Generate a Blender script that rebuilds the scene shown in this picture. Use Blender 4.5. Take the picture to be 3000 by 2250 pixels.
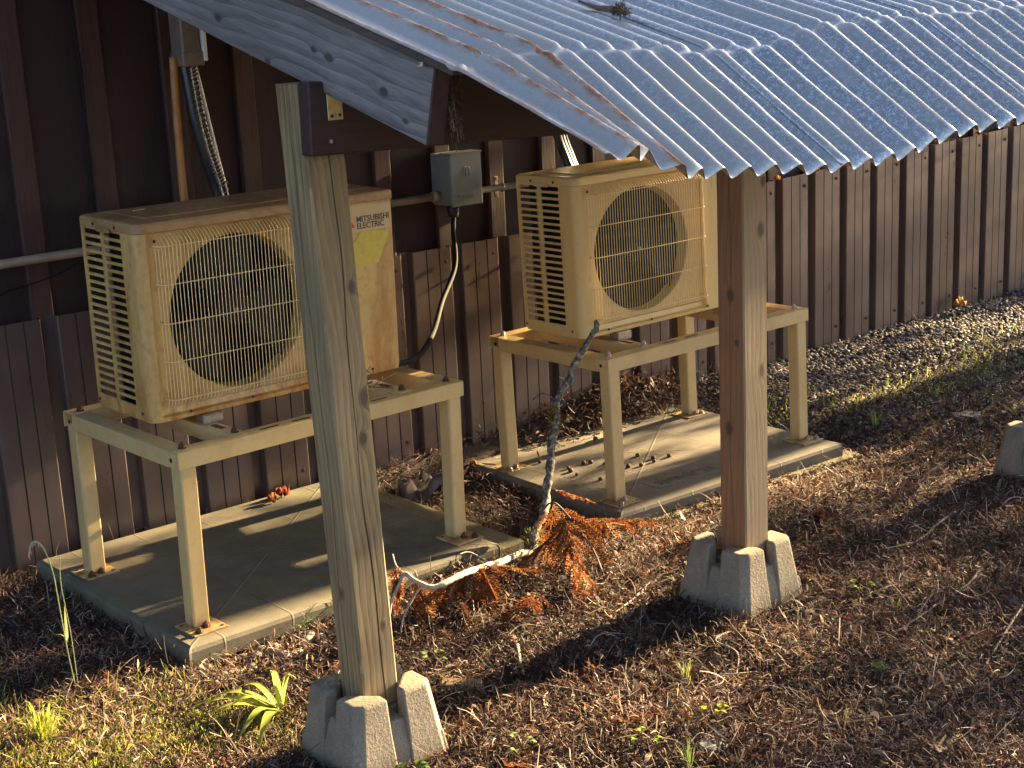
import bpy, bmesh, math, random
import numpy as np
from mathutils import Matrix, Vector
R = math.radians
random.seed(7); rng = np.random.default_rng(7)
scn = bpy.context.scene
COL = scn.collection
for o in list(bpy.data.objects): bpy.data.objects.remove(o)

# ------------------------------------------------------------------ camera, sky, sun, exposure
cam = bpy.data.cameras.new('camera'); camo = bpy.data.objects.new('camera', cam); COL.objects.link(camo)
cam.sensor_width = 36; cam.lens = 53.92; cam.clip_end = 300; cam.clip_start = 0.05
CP = Vector((-1.6865, -3.525, 1.5871))
cf = Vector((0.61393616, 0.74908702, -0.24889964)); cr = Vector((0.76480173, -0.64252796, -0.04728783)); cu = Vector((0.19534768, 0.16132716, 0.96737419))
mw = Matrix.Identity(4)
for i in range(3):
    mw[i][0], mw[i][1], mw[i][2], mw[i][3] = cr[i], cu[i], -cf[i], CP[i]
camo.matrix_world = mw; scn.camera = camo

SUN_EL, SUN_AZ = R(16.5), R(-1.2)          # azimuth measured from +X towards +Y
sd = Vector((math.cos(SUN_EL)*math.cos(SUN_AZ), math.cos(SUN_EL)*math.sin(SUN_AZ), math.sin(SUN_EL)))
w = bpy.data.worlds.new('World'); scn.world = w; w.use_nodes = True
nt = w.node_tree; bg = nt.nodes['Background']
sky = nt.nodes.new('ShaderNodeTexSky'); sky.sky_type = 'NISHITA'; sky.sun_disc = False
sky.sun_elevation = SUN_EL; sky.sun_rotation = math.pi/2 - SUN_AZ
sky.air_density = 0.45; sky.dust_density = 2.0; sky.ozone_density = 0.0
nt.links.new(sky.outputs[0], bg.inputs[0]); bg.inputs[1].default_value = 0.052
sl = bpy.data.lights.new('sun', 'SUN'); sl.energy = 5.0; sl.angle = R(0.6); sl.color = (1.0, 0.72, 0.40)
so = bpy.data.objects.new('sun', sl); COL.objects.link(so); so.location = (9, -1, 6)
so.rotation_euler = sd.to_track_quat('Z', 'Y').to_euler()
scn.view_settings.view_transform = 'Standard'; scn.view_settings.look = 'None'
scn.view_settings.gamma = 1; scn.view_settings.exposure = 3.68
scn.view_settings.use_curve_mapping = False

# ------------------------------------------------------------------ object helpers
def link(o, parent=None):
    COL.objects.link(o)
    if parent is not None: o.parent = parent
    return o
def tag(o, label=None, cat=None, group=None, kind=None):
    if label: o['label'] = label
    if cat: o['category'] = cat
    if group: o['group'] = group
    if kind: o['kind'] = kind
    return o
def empty(name, loc=(0, 0, 0), m=None):
    o = bpy.data.objects.new(name, None); o.empty_display_size = .05; COL.objects.link(o)
    if m is not None: o.matrix_world = m
    else: o.location = loc
    return o
def mesh(name, v, f, mat, parent=None, smooth=False):
    me = bpy.data.meshes.new(name); me.from_pydata([tuple(a) for a in v], [], [tuple(a) for a in f]); me.update()
    if mat is not None: me.materials.append(mat)
    if smooth: me.polygons.foreach_set('use_smooth', [True]*len(me.polygons))
    return link(bpy.data.objects.new(name, me), parent)
def inst(name, me, parent=None, loc=None, m=None):
    o = bpy.data.objects.new(name, me); link(o, parent)
    if m is not None: o.matrix_local = m
    elif loc is not None: o.location = loc
    return o
class MB:
    def __init__(s): s.v = []; s.f = []
    def add(s, v, f):
        n = len(s.v); s.v += [tuple(a) for a in v]; s.f += [tuple(i+n for i in a) for a in f]; return s
    def box(s, x0, x1, y0, y1, z0, z1, c=0.0, m=None):
        if c <= 0:
            v = [(x, y, z) for z in (z0, z1) for y in (y0, y1) for x in (x0, x1)]
            f = [(0, 2, 3, 1), (4, 5, 7, 6), (0, 1, 5, 4), (2, 6, 7, 3), (0, 4, 6, 2), (1, 3, 7, 5)]
        else:
            v = []; idx = {}
            for k, z in enumerate((z0, z1)):
                for j, y in enumerate((y0, y1)):
                    for i, x in enumerate((x0, x1)):
                        sx, sy, sz = (1-2*i)*c, (1-2*j)*c, (1-2*k)*c
                        idx[i, j, k] = len(v)
                        v += [(x, y+sy, z+sz), (x+sx, y, z+sz), (x+sx, y+sy, z)]
            I = lambda i, j, k, a: idx[i, j, k]+a
            f = [(I(0,0,0,0), I(0,0,1,0), I(0,1,1,0), I(0,1,0,0)), (I(1,0,0,0), I(1,1,0,0), I(1,1,1,0), I(1,0,1,0)),
                 (I(0,0,0,1), I(1,0,0,1), I(1,0,1,1), I(0,0,1,1)), (I(0,1,0,1), I(0,1,1,1), I(1,1,1,1), I(1,1,0,1)),
                 (I(0,0,0,2), I(0,1,0,2), I(1,1,0,2), I(1,0,0,2)), (I(0,0,1,2), I(1,0,1,2), I(1,1,1,2), I(0,1,1,2))]
            for a in (0, 1):
                for b in (0, 1):
                    f.append((I(a,b,0,0), I(a,b,1,0), I(a,b,1,1), I(a,b,0,1)) if a != b else (I(a,b,0,0), I(a,b,0,1), I(a,b,1,1), I(a,b,1,0)))
                    f.append((I(a,0,b,0), I(a,1,b,0), I(a,1,b,2), I(a,0,b,2)) if a == b else (I(a,0,b,0), I(a,0,b,2), I(a,1,b,2), I(a,1,b,0)))
                    f.append((I(0,a,b,1), I(1,a,b,1), I(1,a,b,2), I(0,a,b,2)) if a != b else (I(0,a,b,1), I(0,a,b,2), I(1,a,b,2), I(1,a,b,1)))
            for i in (0, 1):
                for j in (0, 1):
                    for k in (0, 1):
                        t = (I(i,j,k,0), I(i,j,k,1), I(i,j,k,2)); f.append(t if (i+j+k) % 2 == 0 else t[::-1])
        if m is not None: v = [tuple(m @ Vector(a)) for a in v]
        return s.add(v, f)
    def tube(s, pts, rad, n=8, cap=True):
        pts = [Vector(a) for a in pts]; N = len(pts)
        rad = [rad]*N if not hasattr(rad, '__len__') else rad
        t0 = (pts[1]-pts[0]).normalized(); up = Vector((0, 0, 1)) if abs(t0.z) < .9 else Vector((1, 0, 0))
        a = t0.cross(up).normalized(); v = []; f = []
        for i, q in enumerate(pts):
            t = (pts[min(i+1, N-1)]-pts[max(i-1, 0)]).normalized()
            a = (a - t*a.dot(t)).normalized(); b = t.cross(a)
            for k in range(n):
                th = 2*math.pi*k/n; v.append(q+(a*math.cos(th)+b*math.sin(th))*rad[i])
        for i in range(N-1):
            for k in range(n):
                f.append((i*n+k, i*n+(k+1) % n, (i+1)*n+(k+1) % n, (i+1)*n+k))
        if cap:
            f.append(tuple(range(n-1, -1, -1))); f.append(tuple((N-1)*n+k for k in range(n)))
        return s.add(v, f)
    def cyl(s, a, b, r, n=12): return s.tube([a, b], r, n)
    def prism(s, poly, y0, y1):      # poly in xz, extruded along y
        n = len(poly); v = [(x, y0, z) for x, z in poly]+[(x, y1, z) for x, z in poly]
        f = [tuple(range(n)), tuple(range(2*n-1, n-1, -1))]+[(i, i+n, (i+1) % n+n, (i+1) % n) for i in range(n)]
        return s.add(v, f)
    def build(s, name, mat, parent=None, smooth=False): return mesh(name, s.v, s.f, mat, parent, smooth)
def smooth_path(pts, k=6):
    P = [Vector(a) for a in pts]; out = []
    for i in range(len(P)-1):
        p0, p1, p2, p3 = P[max(i-1, 0)], P[i], P[i+1], P[min(i+2, len(P)-1)]
        for j in range(k):
            t = j/k
            out.append(.5*((2*p1)+(p2-p0)*t+(2*p0-5*p1+4*p2-p3)*t*t+(3*p1-p0-3*p2+p3)*t**3))
    return out+[P[-1]]
def text_mesh(txt, size, extrude, align='LEFT', bold=0.0, sx=1.0, width=None):
    c = bpy.data.curves.new('t', 'FONT'); c.body = txt; c.size = size; c.extrude = extrude; c.align_x = align; c.offset = bold
    c.resolution_u = 3
    o = bpy.data.objects.new('t', c); COL.objects.link(o)
    dg = bpy.context.evaluated_depsgraph_get(); me = bpy.data.meshes.new_from_object(o.evaluated_get(dg))
    bpy.data.objects.remove(o); bpy.data.curves.remove(c)
    if width: xs_ = [v.co.x for v in me.vertices]; sx = width/(max(xs_)-min(xs_))
    if sx != 1.0: me.transform(Matrix.Diagonal((sx, 1, 1, 1)))
    return me

# ------------------------------------------------------------------ material helpers
class G:
    def __init__(s, name):
        s.m = bpy.data.materials.new(name); s.m.use_nodes = True; s.t = s.m.node_tree
        s.b = s.t.nodes['Principled BSDF']; s.out = s.t.nodes['Material Output']
        tc = s.t.nodes.new('ShaderNodeTexCoord'); s.obj = tc.outputs['Object']; s.gen = tc.outputs['Generated']
    def lk(s, sock, val):
        if isinstance(val, bpy.types.NodeSocket): s.t.links.new(val, sock)
        else:
            if sock.type == 'RGBA' and len(val) == 3: val = (*val, 1)
            sock.default_value = val
    def n(s, typ, ins=None, out=0, **props):
        nd = s.t.nodes.new('ShaderNode'+typ)
        for k, v in props.items(): setattr(nd, k, v)
        for k, v in (ins or {}).items(): s.lk(nd.inputs[k], v)
        return nd.outputs[out]
    def math(s, op, a, b=0.0, c=0.0, clamp=False):
        nd = s.t.nodes.new('ShaderNodeMath'); nd.operation = op; nd.use_clamp = clamp
        s.lk(nd.inputs[0], a); s.lk(nd.inputs[1], b); s.lk(nd.inputs[2], c); return nd.outputs[0]
    def noise(s, vec, scale, detail=4, rough=.55, dist=0.0, out='Fac'):
        nd = s.t.nodes.new('ShaderNodeTexNoise'); s.lk(nd.inputs['Vector'], vec); nd.inputs['Scale'].default_value = scale
        nd.inputs['Detail'].default_value = detail; nd.inputs['Roughness'].default_value = rough; nd.inputs['Distortion'].default_value = dist
        return nd.outputs[out]
    def map(s, vec, scale=(1, 1, 1), loc=(0, 0, 0), rot=(0, 0, 0)):
        return s.n('Mapping', {'Vector': vec, 'Scale': scale, 'Location': loc, 'Rotation': rot})
    def ramp(s, fac, stops, interp='LINEAR'):
        nd = s.t.nodes.new('ShaderNodeValToRGB'); s.lk(nd.inputs[0], fac); cr_ = nd.color_ramp; cr_.interpolation = interp
        while len(cr_.elements) > 1: cr_.elements.remove(cr_.elements[-1])
        for i, (p_, c) in enumerate(stops):
            e = cr_.elements[0] if i == 0 else cr_.elements.new(p_)
            e.position = p_; e.color = (*c, 1) if hasattr(c, '__len__') else (c, c, c, 1)
        return nd.outputs[0]
    def mix(s, fac, a, b, mode='MIX'):
        nd = s.t.nodes.new('ShaderNodeMix'); nd.data_type = 'RGBA'; nd.blend_type = mode
        s.lk(nd.inputs[0], fac); s.lk(nd.inputs[6], a); s.lk(nd.inputs[7], b); return nd.outputs[2]
    def sep(s, vec):
        nd = s.t.nodes.new('ShaderNodeSeparateXYZ'); s.lk(nd.inputs[0], vec); return nd.outputs
    def bump(s, h, strength=.3, dist=.002):
        nd = s.t.nodes.new('ShaderNodeBump'); s.lk(nd.inputs['Height'], h); nd.inputs['Strength'].default_value = strength; nd.inputs['Distance'].default_value = dist
        s.t.links.new(nd.outputs[0], s.b.inputs['Normal'])
    def set(s, **k):
        for a, v in k.items(): s.lk(s.b.inputs[a.replace('_', ' ')], v)
        return s.m
def flat(name, col, rough=.6, metal=0.0, var=.25, vs=30, bump=0.0, bs=200):
    g = G(name); nz = g.noise(g.obj, vs, 5)
    c = g.ramp(nz, [(.25, tuple(x*(1-var) for x in col)), (.75, tuple(min(1, x*(1+var)) for x in col))])
    if bump: g.bump(g.noise(g.obj, bs, 4), bump, .002)
    return g.set(Base_Color=c, Roughness=rough, Metallic=metal)
def wood(name, dark, light, axis=2, grain=60, knots=(), rough=.75, stain=None, knotcol=(.03, .018, .01), bump=.35, rings=1.0, rot=(0, 0, 0), contrast=1.0):
    g = G(name); stretch = [1.0, 1.0, 1.0]; stretch[axis] = .045
    base = g.map(g.obj, (1, 1, 1), (0, 0, 0), rot) if any(rot) else g.obj
    slow = [1.0]*3; slow[axis] = .30
    nz = g.noise(g.map(base, tuple(slow)), 5.0, 2, .5, out='Color')
    vec = g.n('VectorMath', {0: base, 1: g.n('VectorMath', {0: nz, 1: (.05*rings,)*3}, operation='MULTIPLY')}, operation='ADD')
    kf = None; ring = None
    for (kx, ky, kz, kr) in knots:
        sc = [1/kr]*3; sc[axis] = .6/kr
        d = g.n('VectorMath', {0: g.n('VectorMath', {0: base, 1: (kx, ky, kz)}, operation='SUBTRACT'), 1: tuple(sc)}, operation='MULTIPLY')
        L = g.n('VectorMath', {0: d}, out='Value', operation='LENGTH')
        push = g.math('DIVIDE', kr*.9, g.math('ADD', g.math('POWER', L, 2.0), .6))
        k1 = g.math('SUBTRACT', 1.0, g.math('DIVIDE', g.math('SUBTRACT', L, .55), .65), clamp=True)
        kf = k1 if kf is None else g.math('MAXIMUM', kf, k1); ring = push if ring is None else g.math('ADD', ring, push)
    if ring is not None: vec = g.n('VectorMath', {0: vec, 1: g.n('CombineXYZ', {0: ring, 1: ring, 2: ring})}, operation='ADD')
    st = g.map(vec, tuple(stretch))
    wv = g.n('TexWave', {'Vector': st, 'Scale': grain*.5, 'Distortion': 1.5, 'Detail': 2.0, 'Detail Scale': 1.5}, out='Fac', wave_type='BANDS', bands_direction='DIAGONAL', wave_profile='SAW')
    fine = g.noise(st, 330, 4, .65); med = g.noise(st, 70, 3, .6)
    f = g.math('ADD', g.math('MULTIPLY', wv, .22), g.math('ADD', g.math('MULTIPLY', fine, .45), g.math('MULTIPLY', med, .35)))
    big = g.noise(g.map(base, tuple(slow)), 9, 3)
    f2 = g.math('ADD', f, g.math('MULTIPLY', g.math('SUBTRACT', big, .5), .55))
    c = g.ramp(f2, [(.5-.30/contrast, dark), (.5+.32/contrast, light)])
    if stain: c = g.mix(g.ramp(g.noise(g.map(base, tuple(slow)), 7, 4), [(.45, 0), (.66, .75)]), c, stain)
    if kf is not None: c = g.mix(g.math('MULTIPLY', kf, .8), c, knotcol)
    g.bump(f, bump, .0015)
    return g.set(Base_Color=c, Roughness=rough)
def attr_mat(name, rough=.8, trans=0.0, spec=.3):
    g = G(name); a = g.n('Attribute', out='Color', attribute_name='Col')
    g.set(Base_Color=a, Roughness=rough)
    g.b.inputs['Specular IOR Level'].default_value = spec
    if trans > 0:
        tr = g.n('BsdfTranslucent', {'Color': a}); mx = g.n('MixShader', {0: trans, 1: g.b.outputs[0], 2: tr})
        g.t.links.new(mx, g.out.inputs[0])
    return g.m

# ------------------------------------------------------------------ materials
def m_paint(name, base, dirt, amt, streak=True, rustz=None):
    g = G(name); n1 = g.noise(g.map(g.obj, (7, 7, 1.6) if streak else (5, 5, 5)), 1.6, 6, .65, .6)
    n2 = g.noise(g.obj, 45, 5, .6)
    c = g.mix(g.ramp(n1, [(.42, 0), (.72, amt)]), base, dirt)
    c = g.mix(g.math('MULTIPLY', g.ramp(n2, [(.5, 0), (.75, 1)]), amt*.5), c, tuple(x*.6 for x in dirt))
    if rustz:
        rz = g.math('MULTIPLY', g.n('MapRange', {0: g.sep(g.obj)[2], 1: rustz[0], 2: rustz[1], 3: 1.0, 4: 0.0}), g.ramp(g.noise(g.map(g.obj, (1, 1, .35)), 26, 5, .7, .5), [(.42, 0), (.62, .9)]))
        c = g.mix(rz, c, rustz[2])
    g.bump(g.noise(g.obj, 350, 2), .05, .001)
    return g.set(Base_Color=c, Roughness=g.ramp(n2, [(.3, .30), (.8, .5)]))
M_unitA = m_paint('stained_beige_paint', (.58, .39, .13), (.32, .13, .02), .85, True, (-.01, .20, (.34, .115, .015)))
M_unitB = m_paint('beige_paint', (.62, .44, .165), (.45, .27, .075), .3)
M_lidA = m_paint('dirty_lid_paint', (.38, .235, .10), (.18, .08, .022), .8, False)
M_stand = m_paint('stand_paint', (.53, .39, .165), (.36, .22, .07), .4, True, (-.475, -.425, (.20, .085, .03)))
M_wire = flat('grille_wire', (.70, .53, .23), .35, 0, .2, 40)
M_black = flat('dark_plastic', (.008, .008, .0075), .5, 0, .3, 20)
M_fan = flat('fan_plastic', (.006, .006, .0055), .8, 0, .3, 12)
def m_coil():
    g = G('coil_fins'); z = g.sep(g.obj)
    s_ = g.n('TexWave', {'Vector': g.obj, 'Scale': 60.0, 'Distortion': .3}, out='Fac', bands_direction='Z')
    return g.set(Base_Color=g.ramp(s_, [(.2, (.006, .012, .014)), (.8, (.018, .034, .038))]), Roughness=.45, Metallic=.4)
M_coil = m_coil()
M_bolt = flat('rusty_bolt', (.09, .042, .022), .7, .4, .5, 150)
M_screw = flat('zinc_screw', (.38, .33, .25), .4, .8, .3, 100)
M_red = flat('logo_red', (.60, .05, .03), .5, 0, .08)
M_ink = flat('ink_charcoal', (.06, .06, .062), .6, 0, .1)
M_sticker = flat('sticker_silver', (.54, .42, .20), .45, 0, .08)
M_yellow = flat('sticker_yellow', (.55, .44, .06), .5, 0, .15, 60)
def m_pad(name, c0, c1, green=.0):
    g = G(name); x, y, z = g.sep(g.obj)
    nz = g.noise(g.obj, 9, 6, .65); fine = g.noise(g.obj, 220, 4, .7)
    c = g.ramp(nz, [(.3, c0), (.7, c1)])
    c = g.mix(g.math('MULTIPLY', g.ramp(fine, [(.45, 0), (.7, 1)]), .35), c, tuple(a*.6 for a in c0))
    # moulded score lines: two diagonals and a grid
    def line(v, wdt): return g.math('SUBTRACT', 1.0, g.math('DIVIDE', g.math('ABSOLUTE', v), wdt), clamp=True)
    X = g.math('SUBTRACT', x, .51); Y = g.math('SUBTRACT', y, .438)
    d1 = line(g.math('SUBTRACT', g.math('MULTIPLY', X, .858), Y), .006); d2 = line(g.math('ADD', g.math('MULTIPLY', X, .858), Y), .006)
    gx = line(g.math('SUBTRACT', g.math('FRACT', g.math('MULTIPLY', x, 4.9)), .5), .02); gy = line(g.math('SUBTRACT', g.math('FRACT', g.math('MULTIPLY', y, 4.6)), .5), .02)
    L = g.math('MAXIMUM', g.math('MAXIMUM', d1, d2), g.math('MULTIPLY', g.math('MAXIMUM', gx, gy), .5))
    if green > 0:
        gm = g.math('MULTIPLY', g.ramp(g.noise(g.obj, 3.2, 4, .6, .5), [(.5, 0), (.68, 1)]), green)
        c = g.mix(gm, c, (.10, .12, .035))
    g.bump(g.math('ADD', g.math('MULTIPLY', L, .8), g.math('MULTIPLY', fine, .35)), .5, .004)
    return g.set(Base_Color=c, Roughness=.85)
M_padA = m_pad('pad_weathered', (.085, .077, .05), (.155, .138, .09), .6)
M_padB = m_pad('pad_clean', (.12, .106, .073), (.20, .176, .125), .35)
def m_conc(name, a, b, s=1.0):
    g = G(name); n1 = g.noise(g.obj, 14*s, 7, .7); v = g.n('TexVoronoi', {'Vector': g.obj, 'Scale': 130.0*s}, out='Distance')
    fine = g.noise(g.obj, 300*s, 4, .7)
    c = g.ramp(n1, [(.3, a), (.7, b)]); c = g.mix(g.ramp(fine, [(.35, .55), (.6, 0)]), c, tuple(x*.45 for x in a))
    g.bump(g.math('ADD', g.math('MULTIPLY', v, .6), g.math('ADD', fine, g.math('MULTIPLY', n1, .8))), .55, .004)
    return g.set(Base_Color=c, Roughness=.92)
M_conc = m_conc('pier_concrete', (.165, .138, .09), (.29, .25, .175))
M_slab = m_conc('slab_concrete', (.13, .115, .055), (.23, .20, .095))
M_postA = wood('weathered_post', (.095, .063, .025), (.36, .26, .115), 2, 75, [(.03, -.0445, 1.235, .017), (.035, -.0445, 1.055, .013), (.0, -.0445, 1.03, .010), (.01, -.0445, .80, .014), (.0, -.0445, .715, .012), (-.0445, .0, .38, .012), (.015, -.0445, .30, .008)], stain=(.20, .15, .075), contrast=1.3)
M_postB = wood('cedar_post', (.12, .048, .017), (.34, .16, .058), 2, 70, [(.02, -.0445, .98, .013), (.02, -.0445, .62, .012), (-.0445, .0, .82, .013), (-.0445, .01, .47, .013), (-.0445, -.02, .70, .007), (.03, -.0445, 1.1, .01)], stain=(.24, .12, .05))
M_postBf = wood('weathered_cedar', (.15, .10, .045), (.35, .26, .13), 2, 70, [(.02, -.0445, .98, .013), (.02, -.0445, .62, .012), (.03, -.0445, 1.1, .01)], stain=(.20, .13, .07))
def _rk(y, z, r_):  # knot position in the rafter-aligned frame
    c_, s_ = math.cos(-.264), math.sin(-.264); return (-.05, c_*y-s_*z, s_*y+c_*z, r_)
KN_RAFTER = [_rk(-.27, 1.42, .010), _rk(-.10, 1.48, .010), _rk(-.05, 1.495, .007), _rk(-.33, 1.37, .006), _rk(.3, 1.56, .010), _rk(.12, 1.47, .007)]
M_rafter = wood('grey_rafter', (.055, .05, .044), (.27, .25, .22), 1, 55, KN_RAFTER, stain=(.11, .10, .088), bump=.4, rings=.9, rot=(-.264, 0, 0), contrast=1.25)
M_brown = wood('brown_painted_wood', (.022, .011, .008), (.045, .022, .015), 0, 60, bump=.15, rough=.7)
M_brownend = flat('brown_end_paint', (.060, .032, .025), .7, 0, .25, 40)
M_board = wood('roof_board', (.045, .036, .028), (.12, .095, .07), 1, 60)
def m_siding(name, a, b):
    g = G(name); st = g.map(g.obj, (30, 30, 1.2)); n1 = g.noise(st, 5, 5, .65); n2 = g.noise(g.map(g.obj, (4, 4, 1)), 2, 4)
    c = g.mix(n2, g.ramp(n1, [(.3, a), (.75, b)]), g.ramp(n1, [(.3, tuple(x*.7 for x in a)), (.75, tuple(x*.8 for x in b))]))
    g.bump(n1, .35, .002); return g.set(Base_Color=c, Roughness=.72)
M_siding = m_siding('stained_siding', (.018, .0075, .0048), (.038, .0145, .0088))
M_batten = m_siding('stained_batten', (.038, .016, .0095), (.080, .033, .020))
def m_metalwall():
    g = G('brown_metal_panel'); n1 = g.noise(g.map(g.obj, (3, 3, 1)), 3, 5); n2 = g.noise(g.obj, 160, 3)
    c = g.ramp(n1, [(.3, (.070, .046, .036)), (.7, (.112, .076, .060))])
    x, y, z = g.sep(g.obj)
    dirt = g.math('MULTIPLY', g.ramp(z, [(.0, 1), (.12, 0)]), g.ramp(g.noise(g.obj, 12, 5), [(.4, 0), (.65, .6)]))
    c = g.mix(dirt, c, (.10, .085, .06)); c = g.mix(g.ramp(n2, [(.68, 0), (.75, .4)]), c, (.22, .19, .15))
    return g.set(Base_Color=c, Roughness=g.ramp(n1, [(.3, .26), (.7, .40)]), Coat_Weight=.6, Coat_Roughness=.25)
M_metal = m_metalwall()
def m_galv():
    g = G('galvanised_sheet'); x, y, z = g.sep(g.obj)
    st = g.map(g.obj, (1, .7, .7))
    n1 = g.noise(st, 150, 6, .8, .15); n2 = g.noise(g.map(g.obj, (2.2, 1, 1)), 4, 4, .6); n3 = g.noise(g.obj, 420, 2, .6)
    f = g.math('ADD', g.math('MULTIPLY', n1, .75), g.math('MULTIPLY', n3, .3))
    c = g.ramp(f, [(.38, (.29, .30, .29)), (.54, (.41, .42, .405)), (.66, (.93, .93, .90))])
    dull = g.math('MINIMUM', g.math('ADD', g.ramp(n2, [(.42, 0), (.64, .7)]), g.n('MapRange', {0: g.math('ADD', x, g.math('MULTIPLY', n2, .35)), 1: .25, 2: .85, 3: .75, 4: 0.0})), .9)
    c = g.mix(dull, c, (.40, .385, .335))
    # rust running down three ridges near the gable edge
    rust = None
    for xk, wd, a in ((-.02+.02, .014, 1.3), (.048+.02, .012, 1.2), (.116+.02, .017, 1.5), (-.084+.02, .014, .9)):
        r_ = g.math('SUBTRACT', 1.0, g.math('DIVIDE', g.math('ABSOLUTE', g.math('ADD', g.math('SUBTRACT', x, xk), g.math('MULTIPLY', g.math('SUBTRACT', g.noise(g.map(g.obj, (20, 6, 6)), 3, 4), .5), .014))), wd), clamp=True)
        r_ = g.math('MINIMUM', g.math('MULTIPLY', r_, a), 1.0); rust = r_ if rust is None else g.math('MAXIMUM', rust, r_)
    rm = g.math('MULTIPLY', rust, g.ramp(g.noise(g.map(g.obj, (10, 3, 3)), 6, 6, .7), [(.36, 0), (.56, 1.0)]))
    c = g.mix(rm, c, g.ramp(g.noise(g.obj, 90, 4), [(.35, (.13, .045, .018)), (.7, (.30, .13, .045))]))
    met = g.math('SUBTRACT', .88, g.math('ADD', g.math('MULTIPLY', rm, .85), g.math('MULTIPLY', dull, .25)), clamp=True)
    ro = g.math('ADD', g.ramp(f, [(.36, .34), (.66, .20)]), g.math('ADD', g.math('MULTIPLY', rm, .4), g.math('MULTIPLY', dull, .12)))
    g.bump(g.math('ADD', f, g.math('MULTIPLY', n2, 3.0)), .07, .0012)
    return g.set(Base_Color=c, Roughness=ro, Metallic=met)
M_galv = m_galv()
M_zincgold = flat('zinc_bracket', (.52, .44, .18), .45, .55, .3, 80)
M_box = flat('grey_box_paint', (.15, .158, .138), .45, 0, .12, 25)
M_boxtxt = flat('box_emboss', (.24, .25, .22), .4, 0, .1)
M_conduit = flat('conduit_galv', (.36, .35, .32), .45, .6, .2, 20)
M_conduitp = flat('conduit_dirty', (.30, .23, .145), .6, .2, .3, 12)
M_flex = flat('black_flex', (.014, .014, .013), .7, 0, .2, 50)
M_flex.node_tree.nodes['Principled BSDF'].inputs['Specular IOR Level'].default_value = .12
M_tape = flat('black_insulation', (.022, .022, .022), .35, 0, .4, 60)
M_duct = flat('duct_cover', (.18, .14, .10), .5, 0, .3, 15)
M_sunstrip_cable = flat('sun_strip_and_cable', (.72, .72, .70), .4, 0, .1, 20)  # white of the cables, also sunlight painted on the duct cover's side
M_orangehose = flat('orange_tubing', (.42, .18, .04), .5, 0, .25, 30)
def m_bark():
    g = G('lichen_bark'); n = g.noise(g.obj, 60, 6, .7); n2 = g.noise(g.obj, 25, 4)
    c = g.ramp(n, [(.36, (.035, .027, .02)), (.50, (.11, .09, .066)), (.60, (.34, .33, .27))])
    c = g.mix(g.ramp(n2, [(.55, 0), (.7, .6)]), c, (.16, .16, .06)); g.bump(n, .9, .006)
    return g.set(Base_Color=c, Roughness=.9)
M_bark = m_bark()
M_twig = flat('bleached_twig', (.34, .27, .19), .85, 0, .35, 60, .3)
M_twigd = flat('dark_twig', (.11, .075, .05), .9, 0, .4, 60, .3)
M_moss = attr_mat('moss_tuft', .8, .5)
M_leaf = attr_mat('leaf', .5, .5)
M_dry = attr_mat('dry_foliage', .85, .35, .15)
M_litter = attr_mat('litter', .7, .25, .3)
def m_soil():
    g = G('soil'); n = g.noise(g.obj, 40, 8, .75); n2 = g.noise(g.obj, 3, 4)
    c = g.ramp(n, [(.3, (.012, .008, .006)), (.5, (.040, .025, .016)), (.68, (.10, .064, .038))])
    c = g.mix(g.ramp(n2, [(.45, 0), (.65, .4)]), c, (.05, .042, .034)); g.bump(n, .8, .02)
    return g.set(Base_Color=c, Roughness=.95)
M_soil = m_soil()
def m_stone(name, cols):
    g = G(name); r_ = g.t.nodes.new('ShaderNodeObjectInfo').outputs['Random']
    c = g.ramp(g.math('ADD', g.math('MULTIPLY', r_, .8), g.math('MULTIPLY', g.noise(g.obj, 40, 5), .2)), [(i/(len(cols)-1), c_) for i, c_ in enumerate(cols)])
    g.bump(g.noise(g.obj, 120, 4), .2, .002); return g.set(Base_Color=c, Roughness=.7)
M_stone = m_stone('river_pebble', [(.16, .14, .11), (.24, .21, .16), (.13, .13, .12), (.30, .24, .15)])
M_wood_chip = wood('wood_scrap', (.17, .11, .05), (.34, .24, .12), 0, 60)

# ------------------------------------------------------------------ ground
def sstep(a, b, x): t = np.clip((x-a)/(b-a), 0, 1); return t*t*(3-2*t)
def gh(x, y):
    x = np.asarray(x, float); y = np.asarray(y, float)
    dip = sstep(.75, 1.15, x)*(1-sstep(2.55, 2.9, x))*sstep(-.62, -.3, y)*(1-sstep(.5, .66, y))
    z = -.058*dip
    z = z+.055*np.exp(-((x-2.2)/.35)**2-((y-.66)/.16)**2)
    z = z+.03*np.exp(-((y-.7)/.09)**2)*sstep(.9, 1.3, x)*(1-sstep(2.6, 3.2, x))
    z = z+.012*sstep(2.8, 4, x)
    z = z+.006*np.sin(x*5.1+1.3)*np.sin(y*4.3)+.004*np.sin(x*11.7+y*7.9)
    z = z-.012*np.exp(-((x-.2)/.4)**2-((y+.25)/.12)**2)
    return z-.006
def ground():
    xs = np.concatenate([[-30, -12, -6, -3], np.arange(-1.6, 6.6, .05), [8, 12, 20, 40, 80]])
    ys = np.concatenate([[-40, -20, -10, -5, -3.5], np.arange(-2.6, .95, .05), [2, 5, 12, 30]])
    X, Y = np.meshgrid(xs, ys); Z = gh(X, Y); Z[(X < -1.7) | (X > 7) | (Y < -2.7) | (Y > 1)] = 0
    v = np.stack([X, Y, Z], -1).reshape(-1, 3); nx = len(xs)
    f = [(j*nx+i, j*nx+i+1, (j+1)*nx+i+1, (j+1)*nx+i) for j in range(len(ys)-1) for i in range(nx-1)]
    o = mesh('ground', v, f, M_soil, None, True); tag(o, 'dark brown soil ground beneath the conifer litter', 'ground', kind='structure')
ground()

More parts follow.
